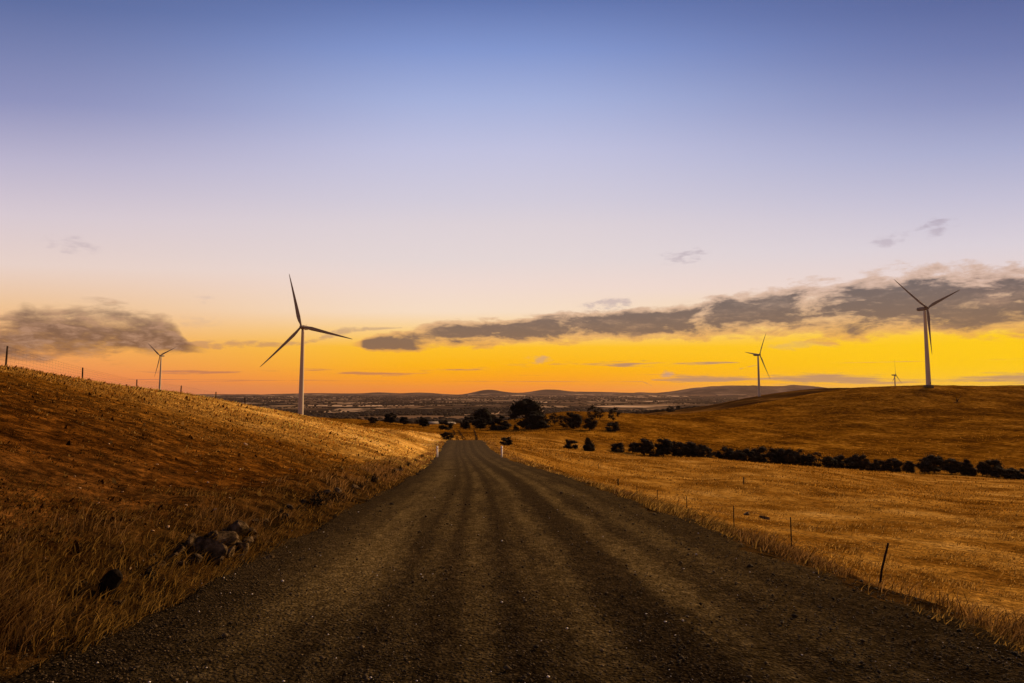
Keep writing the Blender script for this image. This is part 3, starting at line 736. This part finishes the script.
# dead shrub on the hill at the right
def dead_shrub(px, py, d, hpx, label):
    x = ray(px, py)[0]*d; z = gz(x, d); h = hpx/F*d; r = random.Random(4); mb = MB()
    for k in range(9):
        a = r.uniform(0, 6.28); l = h*r.uniform(.5, 1); tilt = r.uniform(.05,.7)
        p1 = (math.cos(a)*tilt*l*.5, math.sin(a)*tilt*l*.5, l*.55); p2 = (math.cos(a)*tilt*l, math.sin(a)*tilt*l, l)
        mb.tube([(0,0,-.2), p1, p2], [.22,.13,.05], 5)
    mb.tube([(-h*.5,0,.15),(0,0,.25),(h*.6,0,.12)], [.12,.3,.1], 5)
    tag(link('dead_shrub', mb.mesh('dead_shrub'), BARK, loc=(x,d,z)), label, 'shrub')
dead_shrub(957, 403, 570, 7.5, 'bare dead shrub alone high on the big brown hill')

# ================================================================== FARM BUILDINGS
WALLM = flat('pale_cladding', (.62,.55,.46), .8, (.50,.44,.36), .2); ROOFM = flat('zinc_roof', (.33,.27,.21), .7, (.22,.18,.14), .15)
DARKM = flat('dark_opening', (.02,.018,.016), .9)
def shed(px, py, d, L, Wd, H, rz, label):
    x = ray(px, py)[0]*d; z = gz(x, d)
    root = link('farm_shed', None, loc=(x, d, z-1.5), rot=(0,0,R(rz))); tag(root, label, 'farm shed', 'pale farm buildings below the road')
    mb = MB(); hl, hw = L/2, Wd/2; g = H+Wd*.18
    mb.add([(-hl,-hw,-1),(hl,-hw,-1),(hl,hw,-1),(-hl,hw,-1),(-hl,-hw,H),(hl,-hw,H),(hl,hw,H),(-hl,hw,H),(-hl,0,g),(hl,0,g)],
           [(0,1,5,4),(2,3,7,6),(1,2,6,9,5),(3,0,4,8,7),(0,3,2,1)])
    link('wall', mb.mesh('wall'), WALLM, root)
    mb = MB(); o = .5; t_ = .18
    for s in (-1, 1):
        e = (hw+o)*s; ze = H-(o*.36)
        mb.add([(-hl-o,0,g+.02),(hl+o,0,g+.02),(hl+o,e,ze),(-hl-o,e,ze),(-hl-o,0,g+t_),(hl+o,0,g+t_),(hl+o,e,ze+t_),(-hl-o,e,ze+t_)],
               [(0,1,2,3),(4,7,6,5),(0,4,5,1),(3,2,6,7),(0,3,7,4),(1,5,6,2)])
    link('roof', mb.mesh('roof'), ROOFM, root)
    for k in range(max(2, int(L/8))):
        mb = MB(); mb.box((-hl+L*(k+.5)/max(2,int(L/8)), -hw-.04, H*.42), (L/max(2,int(L/8))*.55, .12, H*.84)); link('doorway', mb.mesh('doorway'), DARKM, root)
for a in [(432,423,820,15,12,5,20,'small pale shed at the left of the farm'),(447,422,850,22,12,5,-8,'long pale-roofed farm shed behind the bushy tree'),(470,420,950,14,10,4,10,'pale farm shed half hidden by trees, right of the long one'),(370,419,950,16,10,4,15,'pale farm shed beyond the left hillside')]: shed(*a)

# ================================================================== FENCES AND POSTS
WOOD = flat('weathered_wood', (.10,.066,.042), .95, (.045,.03,.02), 9.0)
STEEL = flat('steel_post', (.03,.022,.016), .8, (.015,.011,.008), 9.0)
WIRE = flat('fence_wire', (.10,.085,.07), .6)
WHITE = flat('white_post', (.95,.90,.80), .6, (.90,.84,.73), 6.0)
def post(parent, x, y, h, r=.06, lean=(0,0), mat=WOOD, base=None, name='post'):
    z = gz(x, y) if base is None else base
    mb = MB(); n_ = 7
    mb.tube([(0,0,-.4),(lean[0]*.3,lean[1]*.3,h*.3),(lean[0],lean[1],h-.02),(lean[0],lean[1],h)], [r*1.05,r,r*.92,r*.7], n_)
    o = link(name, mb.mesh(name), mat, parent); o.location = (x-parent.location.x if parent else x, y-parent.location.y if parent else y, z-parent.location.z if parent else z)
    return (x+lean[0], y+lean[1], z, h)
def wires(parent, pts, fr, r=.004):
    px_, py_, pz_ = parent.location
    for f in fr:
        P_ = []
        for i in range(len(pts)-1):
            a, b = pts[i], pts[i+1]
            for k in range(6):
                t = k/6; sag = -.03*math.sin(math.pi*t)
                P_.append((a[0]+(b[0]-a[0])*t-px_, a[1]+(b[1]-a[1])*t-py_, (a[2]+a[3]*f)*(1-t)+(b[2]+b[3]*f)*t+sag-pz_))
        P_.append((pts[-1][0]-px_, pts[-1][1]-py_, pts[-1][2]+pts[-1][3]*f-pz_))
        mb = MB(); mb.tube(P_, r, 4); link('wire', mb.mesh('wire'), WIRE, parent)
def fence_from(pxs, label, r, mats, hs, wirefr, extra=None):
    """pxs: (px, py_top, d)"""
    root = None; pts = []
    for i, (px, pt, d, h, rr_, lean) in enumerate(pxs):
        x = ray(px, pt)[0]*d; z = gz(x, d)
        if root is None: root = link('wire_fence', None, loc=(x, d, z)); tag(root, label, 'fence')
        h = min(max(ray(px, pt)[1]*d - z, .85), 1.9)
        pts.append(post(root, x, d, h, rr_, lean, mats[i % len(mats)]))
    wires(root, pts, wirefr)
    return root
# left ridge fence: placed where the slope's skyline is
def skyline(px, lo=14, hi=260):
    Y = np.exp(np.linspace(math.log(lo), math.log(hi), 400)); u = ray(px, 392)[0]
    e = ground_z(u*Y, Y)/Y; i = int(np.argmax(e)); return Y[i], e[i]
lf = []
for px, top in ((-70,322),(7,346),(83,367.5),(137,379.5),(181,387.5),(216,395.5),(245,402.5)):
    Y, e = skyline(px); 
    lf.append((px, top, Y*1.04, None, .05, (0,0)))
root = None; pts = []
for i, (px, top, d, _, r_, ln) in enumerate(lf):
    x = ray(px, top)[0]*d; z = gz(x, d); h = min(max(ray(px, top)[1]*d - z, .9), 1.6)
    if root is None: root = tag(link('wire_fence', None, loc=(x, d, z)), 'wire mesh fence with dark posts along the skyline of the left slope', 'fence')
    pts.append(post(root, x, d, h, .035+.0004*d, (.03*math.sin(i*2),0), WOOD if i % 2 else STEEL))
wires(root, pts, (.12,.3,.48,.66,.82,.96), .0035)
# the woven mesh: one continuous wire zigzagging up and down
mb = MB(); path_ = []; up = True
for i in range(len(pts)-1):
    a, b = pts[i], pts[i+1]; L_ = math.hypot(b[0]-a[0], b[1]-a[1]); nst = max(2, int(L_/.6))
    for k in range(1, nst):
        t = k/nst; X_ = a[0]+(b[0]-a[0])*t-root.location.x; Y_ = a[1]+(b[1]-a[1])*t-root.location.y
        z0 = a[2]*(1-t)+b[2]*t-root.location.z; lo = (X_,Y_,z0+.12); hi = (X_,Y_,z0+a[3]*.9)
        path_ += [lo, hi] if up else [hi, lo]; up = not up
mb.tube(path_, .0022, 3)
link('wire_mesh', mb.mesh('wire_mesh'), WIRE, root)
# right fence
rf = [(877,543,26.5,1.15,.045,(.46,0)),(790.5,517,32,1.12,.03,(0,0)),(733.4,505.7,38,1.1,.03,(0,0)),(686.6,496,52,1.05,.032,(0,0)),(657,489.5,66,1.0,.035,(.05,0)),(636.8,485.5,76,1.0,.035,(0,0)),(618,478.5,84,1.2,.09,(0,0)),(608,475.5,95,.9,.04,(0,0)),(598.7,473,104,.9,.04,(0,0))]
root = fence_from(rf, 'sparse wire fence with dark posts, one leaning, below the right verge', .05, [STEEL], 1, (.35,.65,.92))
pf = None
x, y, _ = P(743.6, 484, 92); 
o = link('post', (lambda mb: (mb.tube([(0,0,-.4),(0,0,.5),(.03,0,1.05)], [.09,.085,.07], 7), mb.mesh('post'))[1])(MB()), WOOD, loc=(x,y,gz(x,y))); tag(o, 'lone short dark post out in the near right paddock', 'post')
# white guide posts
def guide(px, d, label, ptop):
    x = ray(px, 450)[0]*d; z = gz(x, d)
    root = tag(link('guide_post', None, loc=(x,d,z), rot=(0,0,R(38))), label, 'guide post', 'white guide posts at the road crest')
    mb = MB(); mb.box((0,0,.4), (.16,.09,1.4)); mb.add([(-.08,-.045,1.1),(.08,-.045,1.1),(.08,.045,1.1),(-.08,.045,1.1),(-.03,-.02,1.16),(.03,-.02,1.16),(.03,.02,1.16),(-.03,.02,1.16)], [(4,5,6,7),(0,1,5,4),(1,2,6,5),(2,3,7,6),(3,0,4,7)])
    link('body', mb.mesh('body'), WHITE, root)
    mb = MB(); mb.box((0,-.05,.92), (.07,.012,.12)); link('reflector', mb.mesh('reflector'), flat('reflector', (.35,.04,.03), .4), root)
guide(437.3, 64, 'white guide post on the left edge of the gravel road', 445.6)
guide(501.9, 64, 'white guide post on the right edge of the gravel road', 445)

# ================================================================== ROCKS
def rock_mesh(seed, sub=3, flatk=.7):
    bm = bmesh.new(); bmesh.ops.create_icosphere(bm, subdivisions=sub, radius=.5); r = random.Random(seed)
    pl = [(Vector((r.gauss(0,1), r.gauss(0,1), r.gauss(0,1))).normalized(), r.uniform(.20,.36)) for _ in range(9)]
    for v in bm.verts:
        for nrm, dd in pl:
            k = v.co.dot(nrm)
            if k > dd: v.co -= nrm*(k-dd)*.94
        v.co *= 1+.05*(vn3(v.co*5+Vector((seed,0,0))))
        v.co.z *= flatk
    me = bpy.data.meshes.new('rock'); bm.to_mesh(me); bm.free(); return me
from mathutils import noise as mn
def vn3(p): return mn.noise(p)
def rock_mat():
    m, t = newmat('rock'); p = t.node('ShaderNodeTexCoord').outputs['Object']
    c = t.ramp(t.noise(p, 4, 7, .65), [(.36,(.032,.021,.010)), (.5,(.14,.092,.045)), (.66,(.30,.205,.11))])
    finish(t, c, .9, t.noise(p, 9, 7, .75), 1.0, .08, .0); return m
ROCK = rock_mat(); PALE = flat('pale_stone', (.62,.42,.24), .9, (.38,.24,.12), 6.0); CHAR = flat('charred_wood', (.010,.008,.006), .95, (.004,.003,.002), 8.0)
RM = [rock_mesh(s, 3, f) for s, f in ((1,.7),(2,.8),(3,.6),(4,.75),(5,.65),(6,.85))]
for q in RM: q.materials.append(ROCK)
RS = [rock_mesh(s+20, 2, .6) for s in range(4)]
for q in RS: q.materials.append(PALE)
def bank_xy(px, py):
    """where that sight line meets the land near the road"""
    u, w_ = ray(px, py); Y = np.exp(np.linspace(math.log(2.5), math.log(140), 1500))
    g = ground_z(u*Y, Y); hit = np.nonzero(g >= w_*Y)[0]
    i = hit[0] if len(hit) else len(Y)-1; return u*Y[i], Y[i], g[i]
rocks = [(207,553,22,'big angular block at the front of the rubble'),(190,545,14,'upright brown stone left of the big block in the rubble'),(222,541,16,'flat-topped stone behind the big block'),(236,534,18,'topmost large stone of the rubble pile'),(228,553,12,'dark stone right of the big block'),(243,548,12,'right-hand rubble stone beside the gravel'),(212,536,11,'small stone at the back of the rubble'),
         (196,560,10,None),(218,561,9,None),(233,545,10,None),(248,540,9,None),(180,549,9,None),(225,532,8,None),(204,545,9,None),(172,556,8,None),(252,532,9,None),(240,556,8,None),(214,549,9,None)]
for i, (px, py, s, lb) in enumerate(rocks):
    x, y, z = bank_xy(px, py+4); k = s/F*y*1.5
    o = link('rock', RM[i % 6], None, loc=(x, y, z+k*.22), rot=(random.uniform(-.5,.5), random.uniform(-.5,.5), random.uniform(0,6)), scale=(k*1.25, k, k*1.05))
    tag(o, lb or 'smaller brown stone lodged in the rubble beside the left verge', 'rock', 'rocks of the rubble heap on the left verge')
for i, (px, py, s, lb) in enumerate([(285,516,7,'stone among grass between rubble and dark shrubs'),(160,566,8,'half-buried stone left of the rubble heap'),(118,604,10,'stone in tall grass beside the blackened stump'),(36,628,13,'dark stone low in the grass at bottom left'),(268,561,9,'flat stone at the gravel edge below the tall grass'),(14,600,12,'half-buried stone in grass at the far left'),(765,519,7,'dark stone on the right bank above the verge'),(747,515,6,'smaller stone on the right bank')]):
    x, y, z = bank_xy(px, py); k = s/F*y*1.25
    tag(link('rock', RM[(i+2) % 6], None, loc=(x,y,z+k*.1), rot=(0,.2,i), scale=(k*1.3,k,k)), lb, 'rock', 'single rocks along the verges')
r = random.Random(12)
for i in range(22):
    q = i/21; px = 150+255*q+r.uniform(-7,7); py = 573-104*q**.9+r.uniform(-4,3)
    if 176 < px < 256 and py > 528: py += 9
    x, y, z = bank_xy(px, py); k = r.uniform(5,10)*(1-.45*q)/F*y*1.5
    tag(link('rock', RM[i % 6], None, loc=(x,y,z+k*.12), rot=(r.uniform(-.4,.4),r.uniform(-.4,.4),r.uniform(0,6)), scale=(k*1.3,k,k*.9)), 'small brown stone in the broken line of stones along the left verge', 'rock', 'line of small stones along the left verge')
# dark upright stone
x, y, z = bank_xy(107, 600); k = y/F
DSM = rock_mesh(41, 3, 1.0)
DSM.materials.append(flat('dark_stone', (.020,.014,.009), .95, (.006,.004,.003), 8.0))
tag(link('rock', DSM, None, loc=(x,y,z+13*k), rot=(.1,.15,.4), scale=(25*k,20*k,38*k)), 'near-black upright stone in tall dry grass at the lower left', 'rock', 'single rocks along the verges')
# pale stones on the slope
r = random.Random(9); fixed = [(246,446,3.2),(157,466,2.2),(196,473,2.2),(215,511,3),(168,528,2.5),(186,506,2),(153,532,2.6),(121,545,3),(98,504,1.8),(75,477,1.6),(80,489,1.6),(109,445,1.8),(122,493,2.0),(141,518,2.0),(208,483,1.8),(60,520,1.8),(262,484,2.0),(290,470,1.8),(240,470,1.8),(45,560,2.2),(328,455,1.6),(350,470,1.6),(277,442,1.5),(130,570,2.2),(20,540,2),(230,499,2.4),(170,487,2.0)]
for i, (px, py, s) in enumerate(fixed):
    x, y, z = bank_xy(px, py); k = s/F*y*1.3
    tag(link('stone', RS[i % 4], None, loc=(x,y,z+k*.35), rot=(.2,.3,i*1.3), scale=(k*1.3,k,k)), 'small pale stone lying on the rusty left slope', 'stone', 'pale stones scattered on the left slope')

# low dark shrubs of the left verge
def shrub(px, py, wpx, hpx, label):
    x, y, z = bank_xy(px, py); k = y/F; cm, tm = KINDS['bush'][random.randrange(4)]
    root = tag(link('shrub', None, loc=(x,y,z-.02), rot=(0,0,random.uniform(0,6))), label, 'shrub', 'low dark shrubs on the left verge')
    link('foliage', SHR[random.randrange(3)], None, root, scale=(wpx*k,wpx*k,hpx*k)); link('stem', tm, None, root, scale=(wpx*k,wpx*k,hpx*k*.8))
def shrub_mesh(seed):
    r = np.random.default_rng(seed); N = 420; c = r.normal(0, 1, (N,3)); c /= np.linalg.norm(c, axis=1)[:,None]; c *= r.uniform(.15,1,(N,1))**.5*.46; c[:,2] = np.abs(c[:,2])*1.7+.05
    c[:,:2] *= (1+.5*np.sin(np.arctan2(c[:,1],c[:,0])*3+seed))[:,None]*.8
    a = r.normal(size=(N,3)); a[:,2] += .6; a /= np.linalg.norm(a, axis=1)[:,None]; b = np.cross(a, r.normal(size=(N,3))); b /= np.linalg.norm(b, axis=1)[:,None]
    s = r.uniform(.03,.07,(N,1)); V = np.stack([c-a*s, c-b*s*.5, c+a*s, c+b*s*.5], 1).reshape(-1,3); return np_mesh('foliage', V, [np.arange(N*4).reshape(N,4)])
SHR = [shrub_mesh(s) for s in (1,2,3)]
for q in SHR: q.materials.append(LEAF)
for a in [(317,506,24,19,'largest low dark shrub on the left verge'),(334,503,20,16,'dark shrub touching the largest one on its right'),(374,482,14,10,'small dark shrub farther up the left verge'),(393,475,10,8,'tiny dark shrub nearest the crest on the left verge'),(282,516,13,11,'dark shrub between the rubble heap and largest shrub'),(352,493,12,10,'small dark shrub behind the pair of larger ones'),(408,466,8,6,'tiny shrub below the left guide post on the verge')]: shrub(*a)
for a in [(262,527,14,10),(300,511,12,9),(343,498,10,8),(362,488,12,8),(384,478,9,6),(400,470,8,6),(415,462,7,5),(422,457,6,4),(150,578,16,12),(168,562,14,10),(75,622,20,14),(20,650,24,16)]: shrub(*a, 'small dark weed clump in the dry grass of the left verge')

# ================================================================== GRASS
def grass_mat(name, tr=.35):
    m, t = newmat(name); a = t.node('ShaderNodeAttribute', attribute_name='Col').outputs['Color']
    d = t.node('ShaderNodeBsdfDiffuse'); t.put(d.inputs[0], a); tl = t.node('ShaderNodeBsdfTranslucent'); t.put(tl.inputs[0], a)
    mx = t.node('ShaderNodeMixShader'); mx.inputs[0].default_value = tr; t.l.new(d.outputs[0], mx.inputs[1]); t.l.new(tl.outputs[0], mx.inputs[2])
    t.l.new(mx.outputs[0], t.node('ShaderNodeOutputMaterial').inputs[0]); return m
GM = grass_mat('dry_grass')
def blades(name, X, Y, H, Wd, col, bend=.5, wind=(.5,.1), seed=1, zoff=-.01):
    """one curved 3-segment blade per point"""
    r = np.random.default_rng(seed); n = len(X); Z = ground_z(X, Y)+zoff
    a = r.uniform(0, 6.28, n); fx, fy = np.cos(a), np.sin(a)            # width direction
    la = r.uniform(0, 6.28, n); lm = r.uniform(.1, 1, n)*bend; lx = np.cos(la)*lm+wind[0]*bend; ly = np.sin(la)*lm+wind[1]*bend
    V = np.empty((n, 7, 3))
    for j, (t, wk) in enumerate(((0,1),(.4,.8),(.75,.5))):
        cx = X+lx*H*t*t; cy = Y+ly*H*t*t; cz = Z+H*t*(1-.25*t*bend)
        for s, q in ((-1,0),(1,1)):
            V[:,j*2+q] = np.stack([cx+s*fx*Wd*wk*.5, cy+s*fy*Wd*wk*.5, cz], -1)
    V[:,6] = np.stack([X+lx*H, Y+ly*H, Z+H*(1-.25*bend)], -1)
    b = (np.arange(n)*7)[:,None]; q = np.concatenate([b+np.array([[0,1,3,2]]), b+np.array([[2,3,5,4]])]); tr = b+np.array([[4,5,6]])
    C_ = np.repeat(col[:,None,:], 7, 1); C_[:,0:2] *= .75
    return np_mesh(name, V.reshape(-1,3), [q, tr], False, C_.reshape(-1,3))
def sample(n, u0, u1, y0, y1, p, seed):
    r = np.random.default_rng(seed); q = r.uniform(0,1,n)
    Y = (y0**(1-p)+(y1**(1-p)-y0**(1-p))*q)**(1/(1-p)); return r.uniform(u0,u1,n)*Y, Y, r
def straw_cols(r, n, bright=1.0, red=0.0):
    k = r.uniform(0,1,(n,1)); k = k**1.3; a = np.array([.09,.035,.002]); b = np.array([.80,.44,.05]); c = a*(1-k)+b*k
    c = c*(1-red)+np.array([.22,.08,.006])*red if np.isscalar(red) else c*(1-red[:,None])+np.array([.13,.045,.003])*red[:,None]
    return c*bright*r.uniform(.75,1.2,(n,1))
# slope and paddock grass
X, Y, r = sample(420000, -1.0, 1.0, 2.2, 150, 1.35, 21)
s = X-road_c(Y); t_ = np.where(s < 0, -s-HW, s-HW)
dens_ = vnoise(X/1.1, Y/1.1)*.5+vnoise(X/4+50, Y/4)*.5
bare = np.clip(1-(((X+13)/15)**2+((Y-17)/19)**2), 0, 1)*(s < 0)
keep = (t_ > -.05) & (r.uniform(0,1,len(X)) < np.clip((dens_-.34)*3.6, .03, 1)*(1-.35*bare)*np.clip(.35+Y/35, .3, 1))
X, Y, s = X[keep], Y[keep], s[keep]; bare = bare[keep]; n_ = len(X)
H = r.uniform(.035,.12,n_)*(1+.9*(vnoise(X/3+8, Y/3) > .6))*(1-.62*bare)*(1+Y/160); Wd = .006+.0011*Y
H = np.where(s > 0, H*1.15, H)
cl = straw_cols(r, n_, 1.0, np.clip(bare*.8+.25*(vnoise(X/6,Y/6)-.3), 0, .9))
_l = 1+.9*((s < 0)*sstep(Y, 20, 62)); _n = .58+.42*sstep(Y, 5, 30); cl = cl*(_l*_n)[:,None]*np.array([1,1.10,2.2]); cl = np.minimum(cl, .88)  # _l brightens far left blades, _n darkens near ones: light put into colour
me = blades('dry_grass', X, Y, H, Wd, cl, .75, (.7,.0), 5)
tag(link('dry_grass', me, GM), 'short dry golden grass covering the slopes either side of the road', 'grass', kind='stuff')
# tussocks out on the paddocks and the big hill
X, Y, r = sample(300000, -.95, .95, 60, 720, 1.0001, 77); s = X-road_c(Y)
kp = ((Y > 140) | (np.abs(s) > HW+6)) & (r.uniform(0,1,len(X)) < np.clip((vnoise(X/7, Y/7)*.5+vnoise(X/30+7, Y/30)*.5-.30)*3, .04, 1)) & ((X/Y > -.42) | (Y < 140))
X, Y = X[kp][:190000], Y[kp][:190000]; n_ = len(X)
H = r.lognormal(math.log(.11),.4,n_)*np.clip(Y/110, .6, 2.4); Wd = H*r.uniform(.35,.9,n_)
k = r.uniform(0,1,(n_,1)); cl = np.where(k < .62, np.array([.07,.028,.002])+np.array([.22,.09,.008])*k, np.array([.55,.27,.03])*(.6+.6*k))
tag(link('tussock_grass', blades('tussock_grass', X, Y, H, Wd, cl, .5, (.4,0), 8), GM), 'tussocks of brown and straw grass dotted over the paddocks and the big hill', 'grass', kind='stuff')
# low scrubby tufts over the rusty part of the left slope
X, Y, r = sample(90000, -1.0, .0, 5, 70, 1.0001, 91); s = X-road_c(Y)
kp = (s < -HW-1.0) & (r.uniform(0,1,len(X)) < np.clip((vnoise(X/.5, Y/.5)-.35)*2.5, .05, 1)); X, Y = X[kp], Y[kp]; n_ = len(X)
H = r.lognormal(math.log(.045),.45,n_)*np.clip(Y/22, .6, 2); Wd = H*r.uniform(.3,.8,n_); k = r.uniform(0,1,(n_,1)); q = r.uniform(0,1,(n_,1))
cl = np.where(q < .5, np.array([.02,.008,.001])+np.array([.06,.022,.003])*k, np.where(q < .8, np.array([.24,.09,.010])+np.array([.2,.09,.01])*k, np.array([.62,.36,.09])*(.6+.6*k)))*(.45+.55*sstep(Y, 5, 30))[:,None]  # tufts nearer the viewer darkened too: foreground falloff painted into the colour
tag(link('slope_tufts', blades('slope_tufts', X, Y, H, Wd, cl, .6, (.4,0), 18), GM), 'low rusty and straw tufts speckling the left slope', 'grass', kind='stuff')
# tall verge grass
def verge(side, n, tmax, y0, y1, seed, hmul):
    r = np.random.default_rng(seed); q = r.uniform(0,1,n); p = 1.3
    Y = (y0**(1-p)+(y1**(1-p)-y0**(1-p))*q)**(1/(1-p)); t = tmax*r.beta(1.3,2.6,n)+.15
    # gather the stems into tussocks
    cen = np.sort((y0**(1-p)+(y1**(1-p)-y0**(1-p))*r.uniform(0,1,420))**(1/(1-p))); ci = np.clip(np.searchsorted(cen, Y), 0, 419)
    g = r.uniform(0,1,n) < .5; kk = np.clip(.55*g, 0, 1); ct = tmax*r.beta(1.3,2.2,420)+.2; Y = Y*(1-kk)+cen[ci]*kk + r.normal(0,.07,n); t = np.abs(t*(1-kk)+ct[ci]*kk + r.normal(0,.08,n))+.05
    X = road_c(Y)+side*(HW+t)
    dn = vnoise(X/.8+seed, Y/.8); kp = r.uniform(0,1,n) < np.clip((dn-.38)*3.2, .03, 1); X, Y, t = X[kp], Y[kp], t[kp]; n = len(X)
    if side < 0:
        gx, gy, _z = bank_xy(214, 550); near = ((X-gx)/.75)**2+((Y-gy)/1.1)**2 < 1; gx, gy, _z = bank_xy(107, 598); near |= ((X-gx)/.3)**2+((Y-gy-.1)/.35)**2 < 1
        gx, gy, _z = bank_xy(324, 505); near |= ((X-gx)/.6)**2+((Y-gy)/1.6)**2 < 1
        kp = ~near | (r.uniform(0,1,n) < .28); X, Y, t = X[kp], Y[kp], t[kp]; n = len(X)
    H = r.uniform(.18,.55,n)*hmul*(.55+.7*vnoise(X/1.5, Y/1.5))*np.clip(.45+t/.8, .4, 1)*np.clip(1.15-Y/45, .45, 1); Wd = .004+.0009*Y
    return X, Y, H, Wd, straw_cols(r, n, .95), r
for side, n, tm, sd_, hm, wind in ((-1, 30000, 1.9, 31, .72, (.6,-.1)), (1, 36000, 3.0, 33, .52, (.4,.1))):
    X, Y, H, Wd, cl, r = verge(side, n, tm, 2.4, 125, sd_, hm)
    cl = cl*np.array([.80,.80,2.2])*((.62 if side > 0 else .52)+(.38 if side > 0 else .48)*sstep(Y, 4, 28))[:,None]  # verge blades dimmed towards the viewer, vignetting painted into their colour
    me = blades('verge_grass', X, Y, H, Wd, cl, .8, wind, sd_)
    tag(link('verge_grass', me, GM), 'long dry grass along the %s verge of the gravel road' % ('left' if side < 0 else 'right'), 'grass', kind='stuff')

# loose gravel
def gravel():
    X, Y, r = sample(90000, -1.0, 1.05, 2.6, 30, 1.7, 41); s = X-road_c(Y)
    bandw = np.exp(-((s+2.05)/.5)**2)+np.exp(-((s-1.65)/.35)**2)+np.exp(-((s-.32)/.3)**2)+np.exp(-((s+.62)/.3)**2)
    kp = (np.abs(s) < HW+.7) & (r.uniform(0,1,len(X)) < np.clip(1-.75*bandw, .15, 1)); X, Y, s = X[kp], Y[kp], s[kp]; n = len(X)
    Z = road_z(Y)+.045; Z = np.where(np.abs(s) > HW, ground_z(X, Y)+.01, Z)
    iv = np.array([[1,0,0],[0,1,0],[-1,0,0],[0,-1,0],[0,0,.8],[0,0,-.8]], float); fi = np.array([[0,1,4],[1,2,4],[2,3,4],[3,0,4],[1,0,5],[2,1,5],[3,2,5],[0,3,5]])
    sz = r.lognormal(math.log(.006), .5, n)*np.clip(.6+Y/18, .8, 1.5); rot = r.uniform(0,6.28,n); c, q = np.cos(rot), np.sin(rot)
    v = iv[None]*(1+.35*r.uniform(-1,1,(n,6,1)))*sz[:,None,None]
    V = np.stack([X[:,None]+v[...,0]*c[:,None]-v[...,1]*q[:,None], Y[:,None]+v[...,0]*q[:,None]+v[...,1]*c[:,None], Z[:,None]+v[...,2]*.8], -1)
    k = r.uniform(0,1,(n,1)); C_ = np.array([.016,.011,.006])*(1-k)+np.array([.12,.082,.038])*k; wh = r.uniform(0,1,n) < .010; C_[wh] = (.65,.58,.48)
    m, t = newmat('gravel_stones'); finish(t, t.node('ShaderNodeAttribute', attribute_name='Col').outputs['Color'], .9, spec=.1)
    return link('gravel', np_mesh('gravel', V.reshape(-1,3), [(fi[None]+(np.arange(n)*6)[:,None,None]).reshape(-1,3)], False, np.repeat(C_[:,None], 6, 1).reshape(-1,3)), m)
tag(gravel(), 'loose dark gravel with odd pale pebbles on the road', 'gravel', kind='stuff')

# ================================================================== HAZE
def haze():
    mb = MB(); zb, zt = float(V_all_min)-30, 260.0
    mb.box((0, 12900, (zb+zt)/2), (60000, 27500, zt-zb)); m, t = newmat('air')
    v = t.node('ShaderNodeVolumePrincipled'); v.inputs['Color'].default_value = (.70,.50,.44,1); v.inputs['Density'].default_value = 1.1e-5; v.inputs['Anisotropy'].default_value = .3
    t.l.new(v.outputs[0], t.node('ShaderNodeOutputMaterial').inputs['Volume'])
    tag(link('haze', mb.mesh('haze'), m), 'thin dusk haze over the far plain', 'haze', kind='stuff')
V_all_min = V[:,2].min()
USE_HAZE = True
if USE_HAZE: haze()
